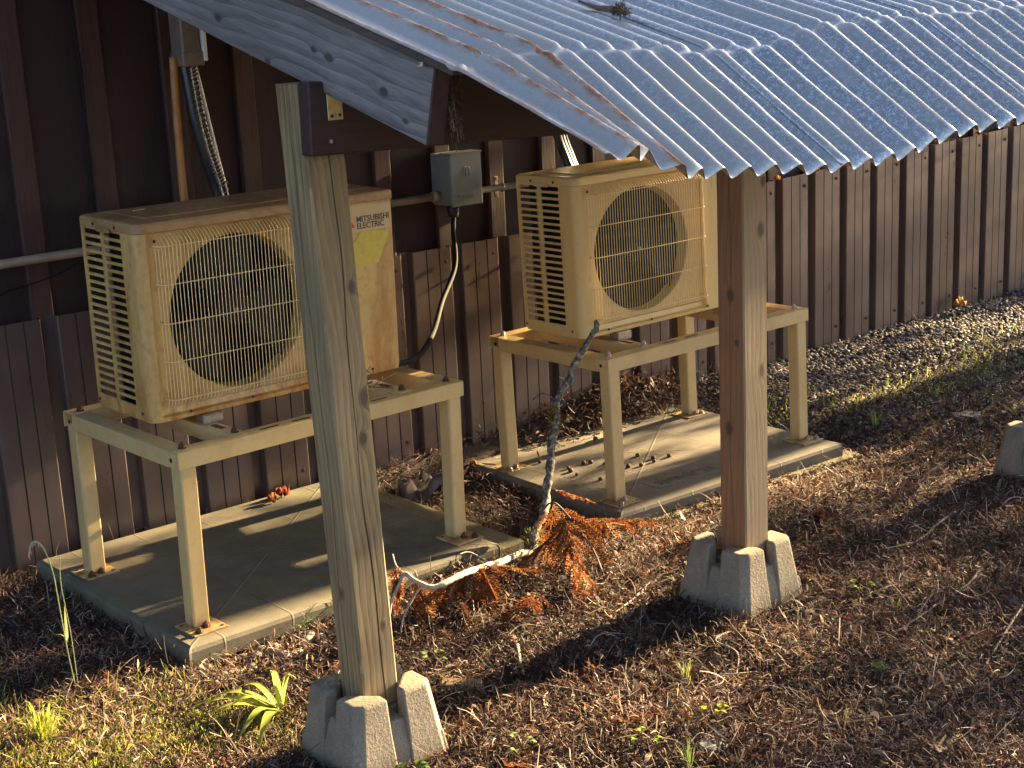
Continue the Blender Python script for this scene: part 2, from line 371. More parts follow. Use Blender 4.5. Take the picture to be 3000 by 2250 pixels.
# ------------------------------------------------------------------ building wall
WY = .70
house = empty('house', (2.5, WY, 0)); tag(house, 'dark brown house wall with battens above ribbed metal skirting', 'house')
house_inv = Matrix.Translation((-2.5, -WY, 0))
def hpart(mb, name, mat, smooth=False):
    o = mb.build(name, mat, house, smooth); o.data.transform(house_inv); return o
hpart(MB().box(-4, 8.2, WY+.022, WY+.25, -.05, 2.75), 'wall', M_siding)
bme = None
for k in range(-8, 42):
    xk = .285+.2455*k
    if xk < -3 or xk > 8: continue
    if bme is None: bme = hpart(MB().box(-.033, .033, WY+.001, WY+.0215, .70, 2.74, .003), 'batten', M_batten).data; bpy.data.objects.remove([o for o in house.children if o.data == bme][0]); bme.transform(Matrix.Translation((2.5, WY, 0)))
    o = inst('batten', bme, house, (xk-2.5+random.uniform(-.006, .006), -WY, 0))
# ribbed metal skirting sheets, four ribs each
PITCH = .2125
def panel_profile():
    P = []; F_ = -.030
    for k in range(4):
        b = k*PITCH; P += [(b, 0.0), (b+.004, F_+.002), (b+.007, F_)]
        for c in (.058, .113): P += [(b+c, F_), (b+c+.001, F_+.005), (b+c+.004, F_+.005), (b+c+.005, F_)]
        P += [(b+.164, F_), (b+.167, F_+.002), (b+.172, 0.0)]
    b = 4*PITCH; P += [(b, 0.0), (b+.004, F_+.002), (b+.007, F_), (b+.03, F_)]
    return P
def ztop(x): return .738+max(0, x-2.2)*.034
for j in range(-5, 12):
    x0 = 3.246-.85*4+j*.85+.0
    if x0 < -3.5 or x0 > 7.4: continue
    P = panel_profile(); n = len(P); v = []
    off = .0012*(j % 2)
    for (x, y) in P: v.append((x0+x, WY-.008-off+y, -.03))
    for (x, y) in P: v.append((x0+x, WY-.008-off+y, ztop(x0+x)))
    o = mesh('metal_panel', v, [(i, i+1, n+i+1, n+i) for i in range(n-1)], M_metal, house)
    o.data.transform(house_inv); md = o.modifiers.new('t', 'SOLIDIFY'); md.thickness = .0008
scme = MB().tube([(0, 0, 0), (0, -.0025, 0)], .008, 8).tube([(0, -.0025, 0), (0, -.006, 0)], .0042, 6); sm = scme.build('screw', M_bolt); scdata = sm.data; bpy.data.objects.remove(sm)
for k in range(-2, 26):
    for zz in (.085, None):
        xx = 3.246-10*PITCH+k*PITCH+.142
        z_ = zz if zz else ztop(xx)-.05
        inst('screw', scdata, house, (xx-2.5, -.0405, z_))
hpart(MB().box(-4.1, 8.3, WY-.05, WY+.3, 2.755, 2.80), 'eave_trim', M_brown)

# ------------------------------------------------------------------ lean-to shelter
sh = empty('lean_to_shelter', (-.02, -.96, 0)); tag(sh, 'low timber lean-to with corrugated galvanised roof over both heat pumps', 'shelter')
shi = Matrix.Translation((.02, .96, 0))
def spart(o): o.parent = sh; o.data.transform(shi); return o
def post(cx, cy, z0, z1, lean, mat, cracks, notch=None, twist=0):
    h = .0445; c = .004
    def ring(z, t):
        wob = .004*math.sin(z*7+cx*9)+.002*math.sin(z*19)
        P = [(-h+c, -h)]
        for (side, pos, wd, dp) in cracks:
            if side == 'f':
                q = pos+wob; k = wd*(.6+.6*abs(math.sin(z*3.1+1)))
                P += [(q-k, -h), (q, -h+dp), (q+k, -h)]
        P += [(h-c, -h), (h, -h+c), (h, h-c), (h-c, h), (-h+c, h), (-h, h-c)]
        for (side, pos, wd, dp) in cracks:
            if side == 'l':
                q = pos+wob; k = wd*(.6+.6*abs(math.sin(z*2.3)))
                P += [(-h, q+k), (-h+dp, q), (-h, q-k)]
        P += [(-h, -h+c)]
        return P
    zs = list(np.arange(z0, z1, .05))+[z1]; v = []; f = []
    for z in zs:
        t = (z-z0)/(z1-z0)
        P = ring(z, t); n = len(P)
        v += [(x, max(y, notch[1]) if notch and z > notch[0] else y, z) for x, y in P]
    for i in range(len(zs)-1):
        for k in range(n): f.append((i*n+k, i*n+(k+1) % n, (i+1)*n+(k+1) % n, (i+1)*n+k))
    f.append(tuple(range(n-1, -1, -1))); f.append(tuple((len(zs)-1)*n+k for k in range(n)))
    o = mesh('post', v, f, mat)
    m = Matrix.Identity(4); m[0][2] = lean[0]/(z1-z0); m[1][2] = lean[1]/(z1-z0)
    o.data.transform(Matrix.Translation((0, 0, 0)))
    me = o.data
    for vv in me.vertices:
        t = (vv.co.z-z0)/(z1-z0); vv.co.x += lean[0]*t; vv.co.y += lean[1]*t
    o.parent = sh; o.location = (cx+.02, cy+.96, 0); return o
pA = post(-.0205, -.9605, .121, 1.432, (-.040, .0), M_postA, [('f', .006, .0016, .012), ('l', .004, .0016, .01)], notch=(1.300, -.036))
pB = post(1.1795, -.9615, .121, 1.255, (.0, .0), M_postB, [('l', .002, .0012, .01)])
pB.data.materials.append(M_postBf)
for q_ in pB.data.polygons:
    if q_.normal.y < -.5: q_.material_index = 1
pC = post(2.75, -.955, .12, 1.20, (.0, .0), M_postB, [('l', .006, .001, .008)])
# beam along the posts
m_beam = Matrix.Translation((-.108, 0, 1.298)) @ Matrix.Rotation(R(1.75), 4, 'Y')
spart(MB().box(0, 3.2, -1.034, -.997, 0, .139, .003, m_beam).build('beam', M_brown))
# rafters: square-cut ends, sloping down from the house wall
rs = math.atan(.27)
for i, xr in enumerate((-.070, 1.12, 2.24, 3.12)):
    L = 2.11
    m = Matrix.Translation((xr, -1.348, 1.329 if i == 0 else 1.335)) @ Matrix.Rotation(rs, 4, 'X')
    ra = spart(MB().box(0, .038, 0, L, 0, .139, .002, m).build('rafter', M_rafter if i == 0 else M_brown))
    v = [(x, -.0015, z) for x, z in ((.0015, .0015), (.0365, .0015), (.0365, .1375), (.0015, .1375))]+[(x, .0022, z) for x, z in ((.0, .0), (.038, .0), (.038, .139), (.0, .139))]
    e = mesh('end_paint', [tuple(m @ Vector(a)) for a in v], [(0, 1, 2, 3), (0, 4, 5, 1), (1, 5, 6, 2), (2, 6, 7, 3), (3, 7, 4, 0)], M_brownend)
    e.data.transform(shi); e.parent = ra; 
    mb = MB().box(-.004, .052, -.055, L, .1405, .156, .002, m); spart(mb.build('roof_board', M_board))
# galvanised strap on the beam
st = spart(MB().box(-.066, -.032, -1.0375, -1.0345, 1.362, 1.43, .0008).build('metal_strap', M_zincgold))
for xx, zz in ((-.058, 1.370), (-.040, 1.371)):
    o = MB().tube([(xx, -1.0374, zz), (xx, -1.0395, zz)], .0032, 8).build('nail', M_black, st); o.data.transform(shi)
o = spart(MB().tube([(-.064, -1.0335, 1.323), (-.064, -1.038, 1.323)], .004, 8).build('nail', M_screw))
# corrugated roof sheets: flat upper run, sagging overhang bent down along a crumpled crease
CW = .0678; CX0 = -.02; RSX, RSY, RSZ = -.08, -.10, .006
zc_x = [-.05, .0, .06, .13, .2, .3, .4, .5, .6, .75, .86, .95, 1.05, 1.2, 2, 4]; zc_z = [1.470, 1.472, 1.479, 1.488, 1.483, 1.480, 1.474, 1.470, 1.458, 1.455, 1.460, 1.478, 1.488, 1.489, 1.488, 1.488]
yc_x = [-.05, .06, .13, .2, .3, 4]; yc_y = [-1.36, -1.365, -1.325, -1.352, -1.322, -1.312]
be_x = [-.05, .06, .13, .2, .27, .34, .45, 1.0, 1.3, 4]; be_b = [18, 21.0, 25.0, 29.5, 31.3, 32, 32.3, 33.5, 33, 32]
def roof_sheet(xa, xb, lift, seed):
    r0 = np.random.default_rng(seed); nx = int((xb-xa)/CW*12)+1; xs = np.linspace(xa, xb, nx)
    up = list(np.linspace(.66, -1.0, 10))+list(np.linspace(-1.05, -1.37, 7)); rows = [('u', a) for a in up]
    rows += [('c', a) for a in (-.022, -.012, -.005, 0.0, .005, .012, .022)]+[('l', a) for a in np.linspace(.04, .385, 14)]
    V = np.zeros((len(rows), nx, 3))
    xq = xs-RSX; zc = np.interp(xq, zc_x, zc_z)+RSZ; yc = np.interp(xq, yc_x, yc_y)+RSY; be = np.radians(np.interp(xq, be_x, be_b)); al = math.atan(.28)
    ph = (xs-CX0)/CW*2*np.pi; prof = np.cos(ph)+.04*np.cos(3*ph); A = .0108
    crush = r0.uniform(-1, 1, int(nx/4)+3); cr_ = np.interp(np.arange(nx)/4, np.arange(len(crush)), crush)
    dent = r0.uniform(-1, 1, (6, int(nx/14)+3))
    for j, (k, a) in enumerate(rows):
        if k == 'u':
            y = np.full(nx, a); s_ = y-yc; s_ = np.maximum(s_, .03); y = yc+s_
            z = zc-A+.28*s_; ang = np.full(nx, al); amp = A*(.78+.22*np.clip((.25-s_)/.25, 0, 1))
        elif k == 'c':
            t = (a+.022)/.044; ang = al*(1-t)+be*t; y = yc-a*np.cos((al+be)/2)*(1); z = zc-A-a*np.sin(np.where(a < 0, al, be))-.000
            amp = A*(1-.5*math.exp(-(a/.010)**2)); z = z+.007*cr_*math.exp(-(a/.010)**2)-.004*math.exp(-((a+.012)/.008)**2)*(.5+.5*prof)
        else:
            ang = be; y = yc-a*np.cos(be); z = zc-A-a*np.sin(be); amp = A*(1.05)
            dd = np.interp(np.arange(nx)/14, np.arange(dent.shape[1]), dent[int(a*14) % 6]); z = z+.0012*dd
        V[j, :, 0] = xs; V[j, :, 1] = y-amp*prof*np.sin(ang)*(1); V[j, :, 2] = z+amp*prof*np.cos(ang)+lift
    if xa < 0: V[:, :, 2] -= .010*np.clip((-.06-xs)/.03, 0, 1)[None, :]
    nr = len(rows); f = [(j*nx+i, j*nx+i+1, (j+1)*nx+i+1, (j+1)*nx+i) for j in range(nr-1) for i in range(nx-1)]
    o = mesh('roof_sheet', V.reshape(-1, 3), [t[::-1] for t in f], M_galv, None, True)
    md = o.modifiers.new('t', 'SOLIDIFY'); md.thickness = .001; md.offset = -1
    return spart(o)
roof_sheet(-.092, .610, 0, 1); roof_sheet(.575, 1.29, .0022, 2); roof_sheet(1.255, 1.97, .0044, 3); roof_sheet(1.935, 2.65, .0022, 4); roof_sheet(2.615, 3.20, .0, 5)
rsc = MB().tube([(0, 0, 0), (0, 0, .002)], .009, 12).tube([(0, 0, .002), (0, 0, .007)], .0055, 6).build('roof_screw', M_screw); rscd = rsc.data; bpy.data.objects.remove(rsc)
for xx, yy in ((-.083, -1.365),):
    inst('roof_screw', rscd, sh, (xx+.02, yy+.96, 1.467))

# ------------------------------------------------------------------ concrete pier blocks
def pier(x, y, z, rot, label, zrot=0):
    mb = MB(); b = .122; t = .098; H = .168; zm = .055
    hb = lambda zz: b+(t-b)*zz/H
    def frust(x0, x1, y0, y1, z0, z1, f0, f1): pass
    q0, q1 = hb(0)-.004, hb(zm)-.004
    mb.add([(-q0, -q0, 0), (q0, -q0, 0), (q0, q0, 0), (-q0, q0, 0), (-q1, -q1, zm), (q1, -q1, zm), (q1, q1, zm), (-q1, q1, zm)],
           [(0, 3, 2, 1), (4, 5, 6, 7), (0, 1, 5, 4), (1, 2, 6, 5), (2, 3, 7, 6), (3, 0, 4, 7)])
    for sx in (-1, 1):
        for sy in (-1, 1):
            def pl(zz, s=.021, i=.071):
                q = hb(zz); c = .018
                P = [(s, i), (s, q), (q-c, q), (q, q-c), (q, s), (i, s)]
                if sx*sy < 0: P = P[::-1]
                return [(a*sx, c_*sy) for a, c_ in P]
            v = []; jit = random.uniform(-.006, .004)
            zl = [0.0, .09, H-.006+jit, H+jit]
            for n_, zz in enumerate(zl):
                pp = pl(zz, .021+(.003 if n_ == 3 else 0)+(-.004 if n_ == 0 else 0), .071+(.003 if n_ == 3 else 0))
                if n_ == 3: pp = [(a-.004*sx if abs(a) > .08 else a, c_-.004*sy if abs(c_) > .08 else c_) for a, c_ in pp]
                v += [(a, c_, zz) for a, c_ in pp]
            f = [tuple(range(5, -1, -1)), tuple(range(18, 24))]+[(k*6+i, k*6+(i+1) % 6, (k+1)*6+(i+1) % 6, (k+1)*6+i) for k in range(3) for i in range(6)]
            mb.add(v, f)
    for k in range(4):      # recessed webs between the pillars
        m = Matrix.Rotation(k*math.pi/2, 4, 'Z'); q1, q2 = hb(zm)-.004, hb(.108)-.014
        v = [(-.03, -q1, zm-.003), (.03, -q1, zm-.003), (.03, -.02, zm-.003), (-.03, -.02, zm-.003), (-.0225, -q2, .108), (.0225, -q2, .108), (.0225, -.02, .114), (-.0225, -.02, .114)]
        mb.add([m @ Vector(a) for a in v], [(0, 3, 2, 1), (4, 5, 6, 7), (0, 1, 5, 4), (1, 2, 6, 5), (2, 3, 7, 6), (3, 0, 4, 7)])
    mb.box(-.05, .05, -.05, .05, zm-.003, .120)
    o = mb.build('pier_block', M_conc); md = o.modifiers.new('b', 'BEVEL'); md.width = .005; md.segments = 2; md.limit_method = 'ANGLE'; o.location = (x, y, z); o.rotation_euler = (0, 0, R(zrot))
    tag(o, label, 'pier block', 'concrete pier blocks under the posts')
pier(-.021, -.96, -.004, 0, 'nearest concrete pier block, at the bottom edge below the grey post', -1)
pier(1.18, -.945, -.006, 0, 'concrete pier block holding the reddish cedar post', 1)
pier(2.605, -.972, 0, 0, 'concrete pier block cut off by the right edge', 2)

# ------------------------------------------------------------------ pads, slabs, stands, heat pumps
def M4(rows): return Matrix(rows)
MA = M4([[0.9995, -0.0291, 0.0081, 0.004], [0.0292, 0.9995, -0.0114, -0.0057], [-0.0078, 0.0117, 0.9999, 0.5483], [0, 0, 0, 1]])
MBm = M4([[0.9993, 0.0367, -0.0104, 1.5317], [-0.0365, 0.9992, 0.0191, 0.0315], [0.0111, -0.0187, 0.9998, 0.4886], [0, 0, 0, 1]])
MS = M4([[0.9988, -0.0476, 0.0081, -0.0289], [0.0477, 0.9988, -0.0114, -0.1898], [-0.0076, 0.0118, 0.9999, 0.5173], [0, 0, 0, 1]])
MT = M4([[0.9996, 0.0246, -0.0104, 1.4746], [-0.0244, 0.9995, 0.0191, -0.1427], [0.0109, -0.0189, 0.9998, 0.4619], [0, 0, 0, 1]])
MP = M4([[0.9997, -0.0226, 0.0081, -0.0948], [0.0227, 0.9997, -0.0114, -0.2711], [-0.0078, 0.0116, 0.9999, 0.0444], [0, 0, 0, 1]])
MQ = M4([[0.9984, 0.0557, -0.0104, 1.4242], [-0.0555, 0.9983, 0.0191, -0.2317], [0.0115, -0.0185, 0.9998, -0.0095], [0, 0, 0, 1]])
PW, PD = 1.021, .876
def pad(m, mat, label, txt):
    e = empty('equipment_pad', m=m); tag(e, label, 'equipment pad', 'equipment pads under the stands')
    mb = MB(); c = .012; n = 0
    prof = [(0, -.052), (0, -.014), (.004, -.004), (.013, 0)]
    v = []
    for (i, z) in prof: v += [(i, i, z), (PW-i, i, z), (PW-i, PD-i, z), (i, PD-i, z)]
    f = [(0, 3, 2, 1)]+[(k*4+a, k*4+(a+1) % 4, k*4+4+(a+1) % 4, k*4+4+a) for k in range(3) for a in range(4)]+[(12, 13, 14, 15)]
    mb.add(v, f); mb.build('slab', mat, e)
    if txt:
        me = text_mesh('ULTRALITE', .05, .0016, 'CENTER'); me.materials.append(mat)
        o = inst('lettering', me, e); o.rotation_euler = (0, 0, math.pi); o.location = (.40, .155, .002)
        MB().box(.25, .55, .095, .185, -.001, .0012).build('text_plate', mat, e)
    return e
pad(MP, M_padA, 'mossy grey-green equipment pad under the rust-stained near heat pump', False)
pad(MQ, M_padB, 'pale tan equipment pad with moulded lettering under the far heat pump', True)
o = MB().box(0, .82, 0, .84, -.05, 0, .006).build('concrete_slab', M_slab); o.location = (.222, -.238, .012); o.rotation_euler = (0, .004, .02)
tag(o, 'mossy concrete slab edge showing right of the near pad', 'slab', 'concrete slabs under the pads')
o = MB().box(0, 1.02, 0, .84, -.05, 0, .006).build('concrete_slab', M_slab); o.location = (1.485, -.262, -.055); o.rotation_euler = (.0, -.0115, -.0555)
tag(o, 'concrete slab edge showing below the far pale pad', 'slab', 'concrete slabs under the pads')

SW, SDp, SHt = .934, .605, .4725
boltme = MB().tube([(0, 0, 0), (0, 0, .0025)], .011, 12).tube([(0, 0, .0025), (0, 0, .010)], .0085, 6).tube([(0, 0, .010), (0, 0, .015)], .0045, 8).build('bolt', M_bolt).data
boltz = boltme.copy(); boltz.materials.clear(); boltz.materials.append(M_screw)
for o in [o for o in bpy.data.objects if o.name == 'bolt']: bpy.data.objects.remove(o)
def stand(m, label, bm, slots):
    e = empty('metal_stand', m=m); tag(e, label, 'stand', 'metal stands carrying the heat pumps')
    w_, t, hh = .052, .0025, .044
    def channel(L):       # U channel along local x, open downward
        mb = MB(); r = .003
        mb.box(0, L, 0, w_, -t, 0, .0008); mb.box(0, L, 0, t, -hh, -t-.0002, .0008); mb.box(0, L, w_-t, w_, -hh, -t-.0002, .0008); return mb
    front = channel(SW); front.box(-.0005, t, .003, w_-.003, -hh+.001, -.003); front.box(SW-t, SW+.0005, .003, w_-.003, -hh+.001, -.003)
    front.build('rail', M_stand, e)
    b = channel(SW).build('rail', M_stand, e); b.location = (0, SDp-w_, 0)
    for xx in (0, SW-w_):
        s_ = channel(SDp-2*w_-.002).build('rail', M_stand, e); s_.rotation_euler = (0, 0, math.pi/2); s_.location = (xx+w_, w_+.001, -.0015)
    for xx in (.172, .722):
        s_ = channel(SDp-.05).build('cross_rail', M_stand, e); s_.rotation_euler = (0, 0, math.pi/2); s_.location = (xx+w_*.9, .025, .003)
        s_.scale = (1, .9, .9)
        for yy in (.050, SDp-.055): inst('bolt', bm, e, (xx+.026, yy, .003))
        MB().box(xx+.016, xx+.032, .10, .15, .0032, .0042).build('slot', M_black, e)
    for xx in (.26, .36, .55, .62): MB().box(xx, xx+.055, .020, .029, .0002, .0008).build('slot', M_black, e)
    lw = .047
    for ix, xx in enumerate((.006, SW-lw-.006)):
        for iy, yy in enumerate((.006, SDp-lw-.006)):
            MB().box(xx, xx+lw, yy, yy+lw, -SHt+.004, -hh+.012, .004).build('leg', M_stand, e)
            fx, fy = xx+lw/2, yy+lw/2; oy = -.018 if iy == 0 else .0
            pl = MB().box(fx-.05, fx+.05, fy-.05+oy, fy+.05+oy, -SHt, -SHt+.0045, .001).build('foot_plate', M_stand, e)
            inst('bolt', bm, pl, (fx-.028*(1 if ix == 0 else -1), fy-.036+oy, -SHt+.0045)); inst('bolt', bm, pl, (fx+.004, fy-.03+oy*.2, -SHt+.0045))
            for q in ((-.037, .037), (.037, .037), (.037, -.037)): MB().box(fx+q[0]-.005, fx+q[0]+.005, fy+q[1]+oy-.004, fy+q[1]+oy+.004, -SHt+.0047, -SHt+.0050).build('hole', M_black, pl)
            inst('bolt', bm, e, (.034 if ix == 0 else SW-.034, .036 if iy == 0 else SDp-.036, .0002))
    for xx, yy, rx in ((-.0006, .035, 0), (-.0006, SDp-.035, 0)):
        MB().tube([(xx, yy, -.024), (xx-.0007, yy, -.024)], .006, 10).build('hole', M_black, e)
    return e
stand(MS, 'tan metal stand with rusty bolts under the stained near heat pump', boltme, True)
stand(MT, 'cleaner tan metal stand under the far heat pump', boltz, True)

UW, UH, UD = .80, .519, .2965
FCX, FCZ, FR = .292, .252, .208
def unit(m, label, pm, lidm, dirty):
    e = empty('heat_pump', m=m); tag(e, label, 'heat pump', 'outdoor heat pumps on stands')
    r = .028
    # --- front panel with round fan opening (outline wraps the left corner)
    y0 = 0.0; v = []; f = []
    nseg = 64; zb, zt = .012, UH-.028; xl, xr = r, UW-.006
    ring_in = [(FCX+FR*math.cos(2*math.pi*k/nseg), FCZ+FR*math.sin(2*math.pi*k/nseg)) for k in range(nseg)]
    def sq(k):
        a = 2*math.pi*k/nseg; c, s = math.cos(a), math.sin(a); hx, hz = .262, .2355
        t = min(hx/abs(c) if abs(c) > 1e-6 else 9, hz/abs(s) if abs(s) > 1e-6 else 9); return (FCX+t*c, FCZ+t*s)
    ring_out = [sq(k) for k in range(nseg)]
    # snap square corners
    for k in range(nseg):
        if k in (nseg//8, 3*nseg//8, 5*nseg//8, 7*nseg//8):
            sx = 1 if k in (nseg//8, 7*nseg//8) else -1; sz = 1 if k in (nseg//8, 3*nseg//8) else -1
            ring_out[k] = (FCX+sx*.262, FCZ+sz*.2355)
    v += [(x, .022, z) for x, z in ring_in]; v += [(x, .014, z) for x, z in ring_out]
    f += [(k, nseg+k, nseg+(k+1) % nseg, (k+1) % nseg)[::-1] for k in range(nseg)]
    b0 = len(v); v += [(FCX+FR*.985*math.cos(2*math.pi*k/nseg), .0245, FCZ+FR*.985*math.sin(2*math.pi*k/nseg)) for k in range(nseg)]
    v += [(FCX+FR*.97*math.cos(2*math.pi*k/nseg), .066, FCZ+FR*.97*math.sin(2*math.pi*k/nseg)) for k in range(nseg)]
    f += [(k, (k+1) % nseg, b0+(k+1) % nseg, b0+k)[::-1] for k in range(nseg)]
    f += [(b0+k, b0+(k+1) % nseg, b0+nseg+(k+1) % nseg, b0+nseg+k)[::-1] for k in range(nseg)]
    # outer strips around the recessed square
    X0, X1, Z0, Z1 = FCX-.262, FCX+.262, FCZ-.2355, FCZ+.2355
    def quad(a, b, c, d): n = len(v); v.extend([a, b, c, d]); f.append((n, n+1, n+2, n+3))
    quad((r, 0, zb), (X0-.004, 0, zb), (X0-.004, 0, zt), (r, 0, zt)) if X0-.004 > r else None
    quad((X1+.004, 0, zb), (xr, 0, zb), (xr, 0, zt), (X1+.004, 0, zt))
    quad((X0-.004, 0, Z1+.004), (X1+.004, 0, Z1+.004), (X1+.004, 0, zt), (X0-.004, 0, zt)) if zt > Z1+.004 else None
    quad((X0-.004, 0, zb), (X1+.004, 0, zb), (X1+.004, 0, Z0-.004), (X0-.004, 0, Z0-.004)) if Z0-.004 > zb else None
    quad((X0-.004, 0, Z0-.004), (X0, .014, Z0), (X0, .014, Z1), (X0-.004, 0, Z1+.004))
    quad((X1, .014, Z0), (X1+.004, 0, Z0-.004), (X1+.004, 0, Z1+.004), (X1, .014, Z1))
    quad((X0-.004, 0, Z1+.004), (X0, .014, Z1), (X1, .014, Z1), (X1+.004, 0, Z1+.004))
    quad((X0, .014, Z0), (X0-.004, 0, Z0-.004), (X1+.004, 0, Z0-.004), (X1, .014, Z0))
    # rounded left corner column and right corner
    NC = 8
    for k in range(NC):
        a0, a1 = math.pi/2*k/NC, math.pi/2*(k+1)/NC
        p0 = (r-r*math.sin(a0), r-r*math.cos(a0)); p1 = (r-r*math.sin(a1), r-r*math.cos(a1))
        quad((*p1, zb), (*p0, zb), (*p0, zt), (*p1, zt))
    quad((xr, 0, zb), (UW, .006, zb), (UW, .006, zt), (xr, 0, zt))
    # side strip beside louvres
    quad((0, .073, zb), (0, r, zb), (0, r, zt), (0, .073, zt))
    fr = mesh('front_panel', v, f, pm, e); 
    # --- left side louvre panel: real openings
    rows = 22; zs0, zs1 = .036, .489; pitch = (zs1-zs0)/rows; g_ = .0078
    cols = ((.082, .171), (.189, .281)); yl = [.0735, .082, .171, .189, .281, UD]
    v2 = []; f2 = []; T = .004
    def slab(ya, yb, za, zb_):
        n = len(v2); v2.extend([(x, y, z) for x in (0, T) for y in (ya, yb) for z in (za, zb_)])
        f2.extend([(n+i for i in q) for q in ((0, 1, 3, 2), (4, 6, 7, 5), (0, 4, 5, 1), (2, 3, 7, 6), (0, 2, 6, 4), (1, 5, 7, 3))])
    slab(.0735, .082, zb, zt); slab(.171, .189, zb, zt); slab(.281, UD, zb, zt)
    for ya, yb in cols:
        slab(ya, yb, zb, zs0+g_*.3); slab(ya, yb, zs1-g_*.3, zt)
        for k in range(1, rows): slab(ya, yb, zs0+k*pitch-g_/2, zs0+k*pitch+g_/2)
    mesh('side_louvre', v2, [tuple(q) for q in f2], pm, e)
    mb = MB(); mb.box(.045, .075, .075, UD-.01, .012, UH-.03); mb.build('coil', M_coil, e)
    mb = MB(); mb.tube([(.035, .225, .02), (.035, .225, UH-.05)], .010, 8); mb.build('refrigerant_pipe', M_screw, e)
    # --- back, right side, base
    MB().box(UW-.004, UW, .0065, UD, .012, UH-.028).build('side_panel', pm, e)
    MB().box(.06, UW-.004, UD-.004, UD, .012, UH-.028).build('back_panel', M_black, e)
    MB().box(.075, .62, UD-.02, UD-.006, .012, UH-.028).build('coil', M_coil, e)
    MB().box(.56, .566, .012, UD-.006, .012, UH-.03).build('bulkhead', M_black, e)
    # base pan with rounded corner
    def outline(d, rr):
        P = []
        for cx_, cy_, a0 in ((rr-d, rr-d, math.pi), (UW-.012+d, .012-d, 1.5*math.pi), (UW-.012+d, UD-.012+d, 0), (.012-d, UD-.012+d, .5*math.pi)):
            rad = rr if a0 == math.pi else .012
            for k in range(7): P.append((cx_+rad*math.cos(a0+k*math.pi/12), cy_+rad*math.sin(a0+k*math.pi/12)))
        return P
    def shell(levels, name, mat_, smooth=False):
        v_ = []; f_ = []; n = None
        for d, z in levels:
            P = outline(d, r); n = len(P); v_ += [(x, y, z) for x, y in P]
        for k in range(len(levels)-1): f_ += [(k*n+i, k*n+(i+1) % n, (k+1)*n+(i+1) % n, (k+1)*n+i) for i in range(n)]
        f_ += [tuple(range(n-1, -1, -1)), tuple((len(levels)-1)*n+i for i in range(n))]
        return mesh(name, v_, f_, mat_, e)
    shell([(-.006, 0), (-.001, .002), (-.0005, .0118)], 'base_pan', pm)
    lid = shell([(.0005, UH-.0275), (.0035, UH-.026), (.0035, UH-.008), (.001, UH-.0025), (-.006, UH)], 'top_cover', lidm)
    MB().box(.06, UW-.05, .06, UD-.05, UH+.0004, UH+.0035, .0015).build('raised_panel', lidm, lid)
    for yy in (.10, .215): inst('screw', scdata, lid, m=Matrix.Translation((-.0036, yy, UH-.017)) @ Matrix.Rotation(-math.pi/2, 4, 'Z') @ Matrix.Diagonal((.6, .6, .6, 1)))
    MB().box(-.0095, -.0045, .125, .195, UH-.034, UH-.022, .002).build('hand_grip', lidm, lid)
    for xx, zz in ((.11, .016), (.30, .016), (.56, .016), (.70, .016), (.05, .470), (.05, .26)): inst('screw', scdata, fr, m=Matrix.Translation((xx, -.0004, zz)) @ Matrix.Diagonal((.55, .55, .55, 1)))
    for yy in (.05, .285): inst('screw', scdata, fr, m=Matrix.Translation((-.0006, yy, .022)) @ Matrix.Rotation(-math.pi/2, 4, 'Z') @ Matrix.Diagonal((.55, .55, .55, 1)))
    # --- fan with three swept blades
    fan = empty('fan'); fan.parent = e; fan.location = (FCX, .062, FCZ)
    hub = MB().tube([(0, -.02, 0), (0, -.014, 0), (0, .03, 0)], [.03, .045, .05], 20).build('hub', M_fan, fan, True)
    v3 = []; f3 = []; nu, nv = 8, 8
    for i in range(nu+1):
        rr = .045+(.195-.045)*i/nu
        for j in range(nv+1):
            a = R(-32+72*j/nv)+.9*(rr-.045); yy = -.028+.06*j/nv*(1-.25*i/nu)+.012*math.sin(math.pi*j/nv)
            v3.append((rr*math.cos(a), yy, rr*math.sin(a)))
    for i in range(nu):
        for j in range(nv): q = i*(nv+1)+j; f3.append((q, q+1, q+nv+2, q+nv+1))
    bl = mesh('blade', v3, f3, M_fan, fan, True); md = bl.modifiers.new('t', 'SOLIDIFY'); md.thickness = .003
    bd = bl.data
    bl.rotation_euler = (0, R(25), 0)
    for k in (1, 2):
        o = inst('blade', bd, fan); o.rotation_euler = (0, R(25+120*k), 0); md = o.modifiers.new('t', 'SOLIDIFY'); md.thickness = .003
    MB().tube([(0, -.030, 0), (0, -.02, 0)], .006, 8).build('shaft_nut', M_screw, fan)
    MB().tube([(FCX, .0662, FCZ), (FCX, .15, FCZ)], FR*.972, 48, False).build('fan_shade_liner', M_black, e, True)  # black tube added to paint the shade deep inside the fan opening
    MB().tube([(FCX, .10, FCZ), (FCX, .19, FCZ)], .055, 20).build('fan_motor', M_black, e)
    MB().box(FCX-.015, FCX+.015, .18, .19, .02, UH-.05).build('motor_bracket', M_black, e)
    # --- wire grille
    gr = empty('fan_grille'); gr.parent = e; gr.location = (0, 0, 0)
    zA, zB = .046, .464; yw = -.030
    mb = MB()
    mb.tube([(0, .002, zB+.022), (0, -.006, zB+.021), (0, yw+.006, zB+.006), (0, yw, zB), (0, yw, zA+.012), (0, yw+.004, zA+.002), (0, yw+.012, zA-.004), (0, .001, zA-.006)], .00115, 5, False)
    wme = mb.build('wire', M_wire, None, True); wd = wme.data; bpy.data.objects.remove(wme)
    nwire = 43
    for k in range(nwire): inst('wire', wd, gr, (.073+k*.0108, random.uniform(-.0004, .0004), 0))
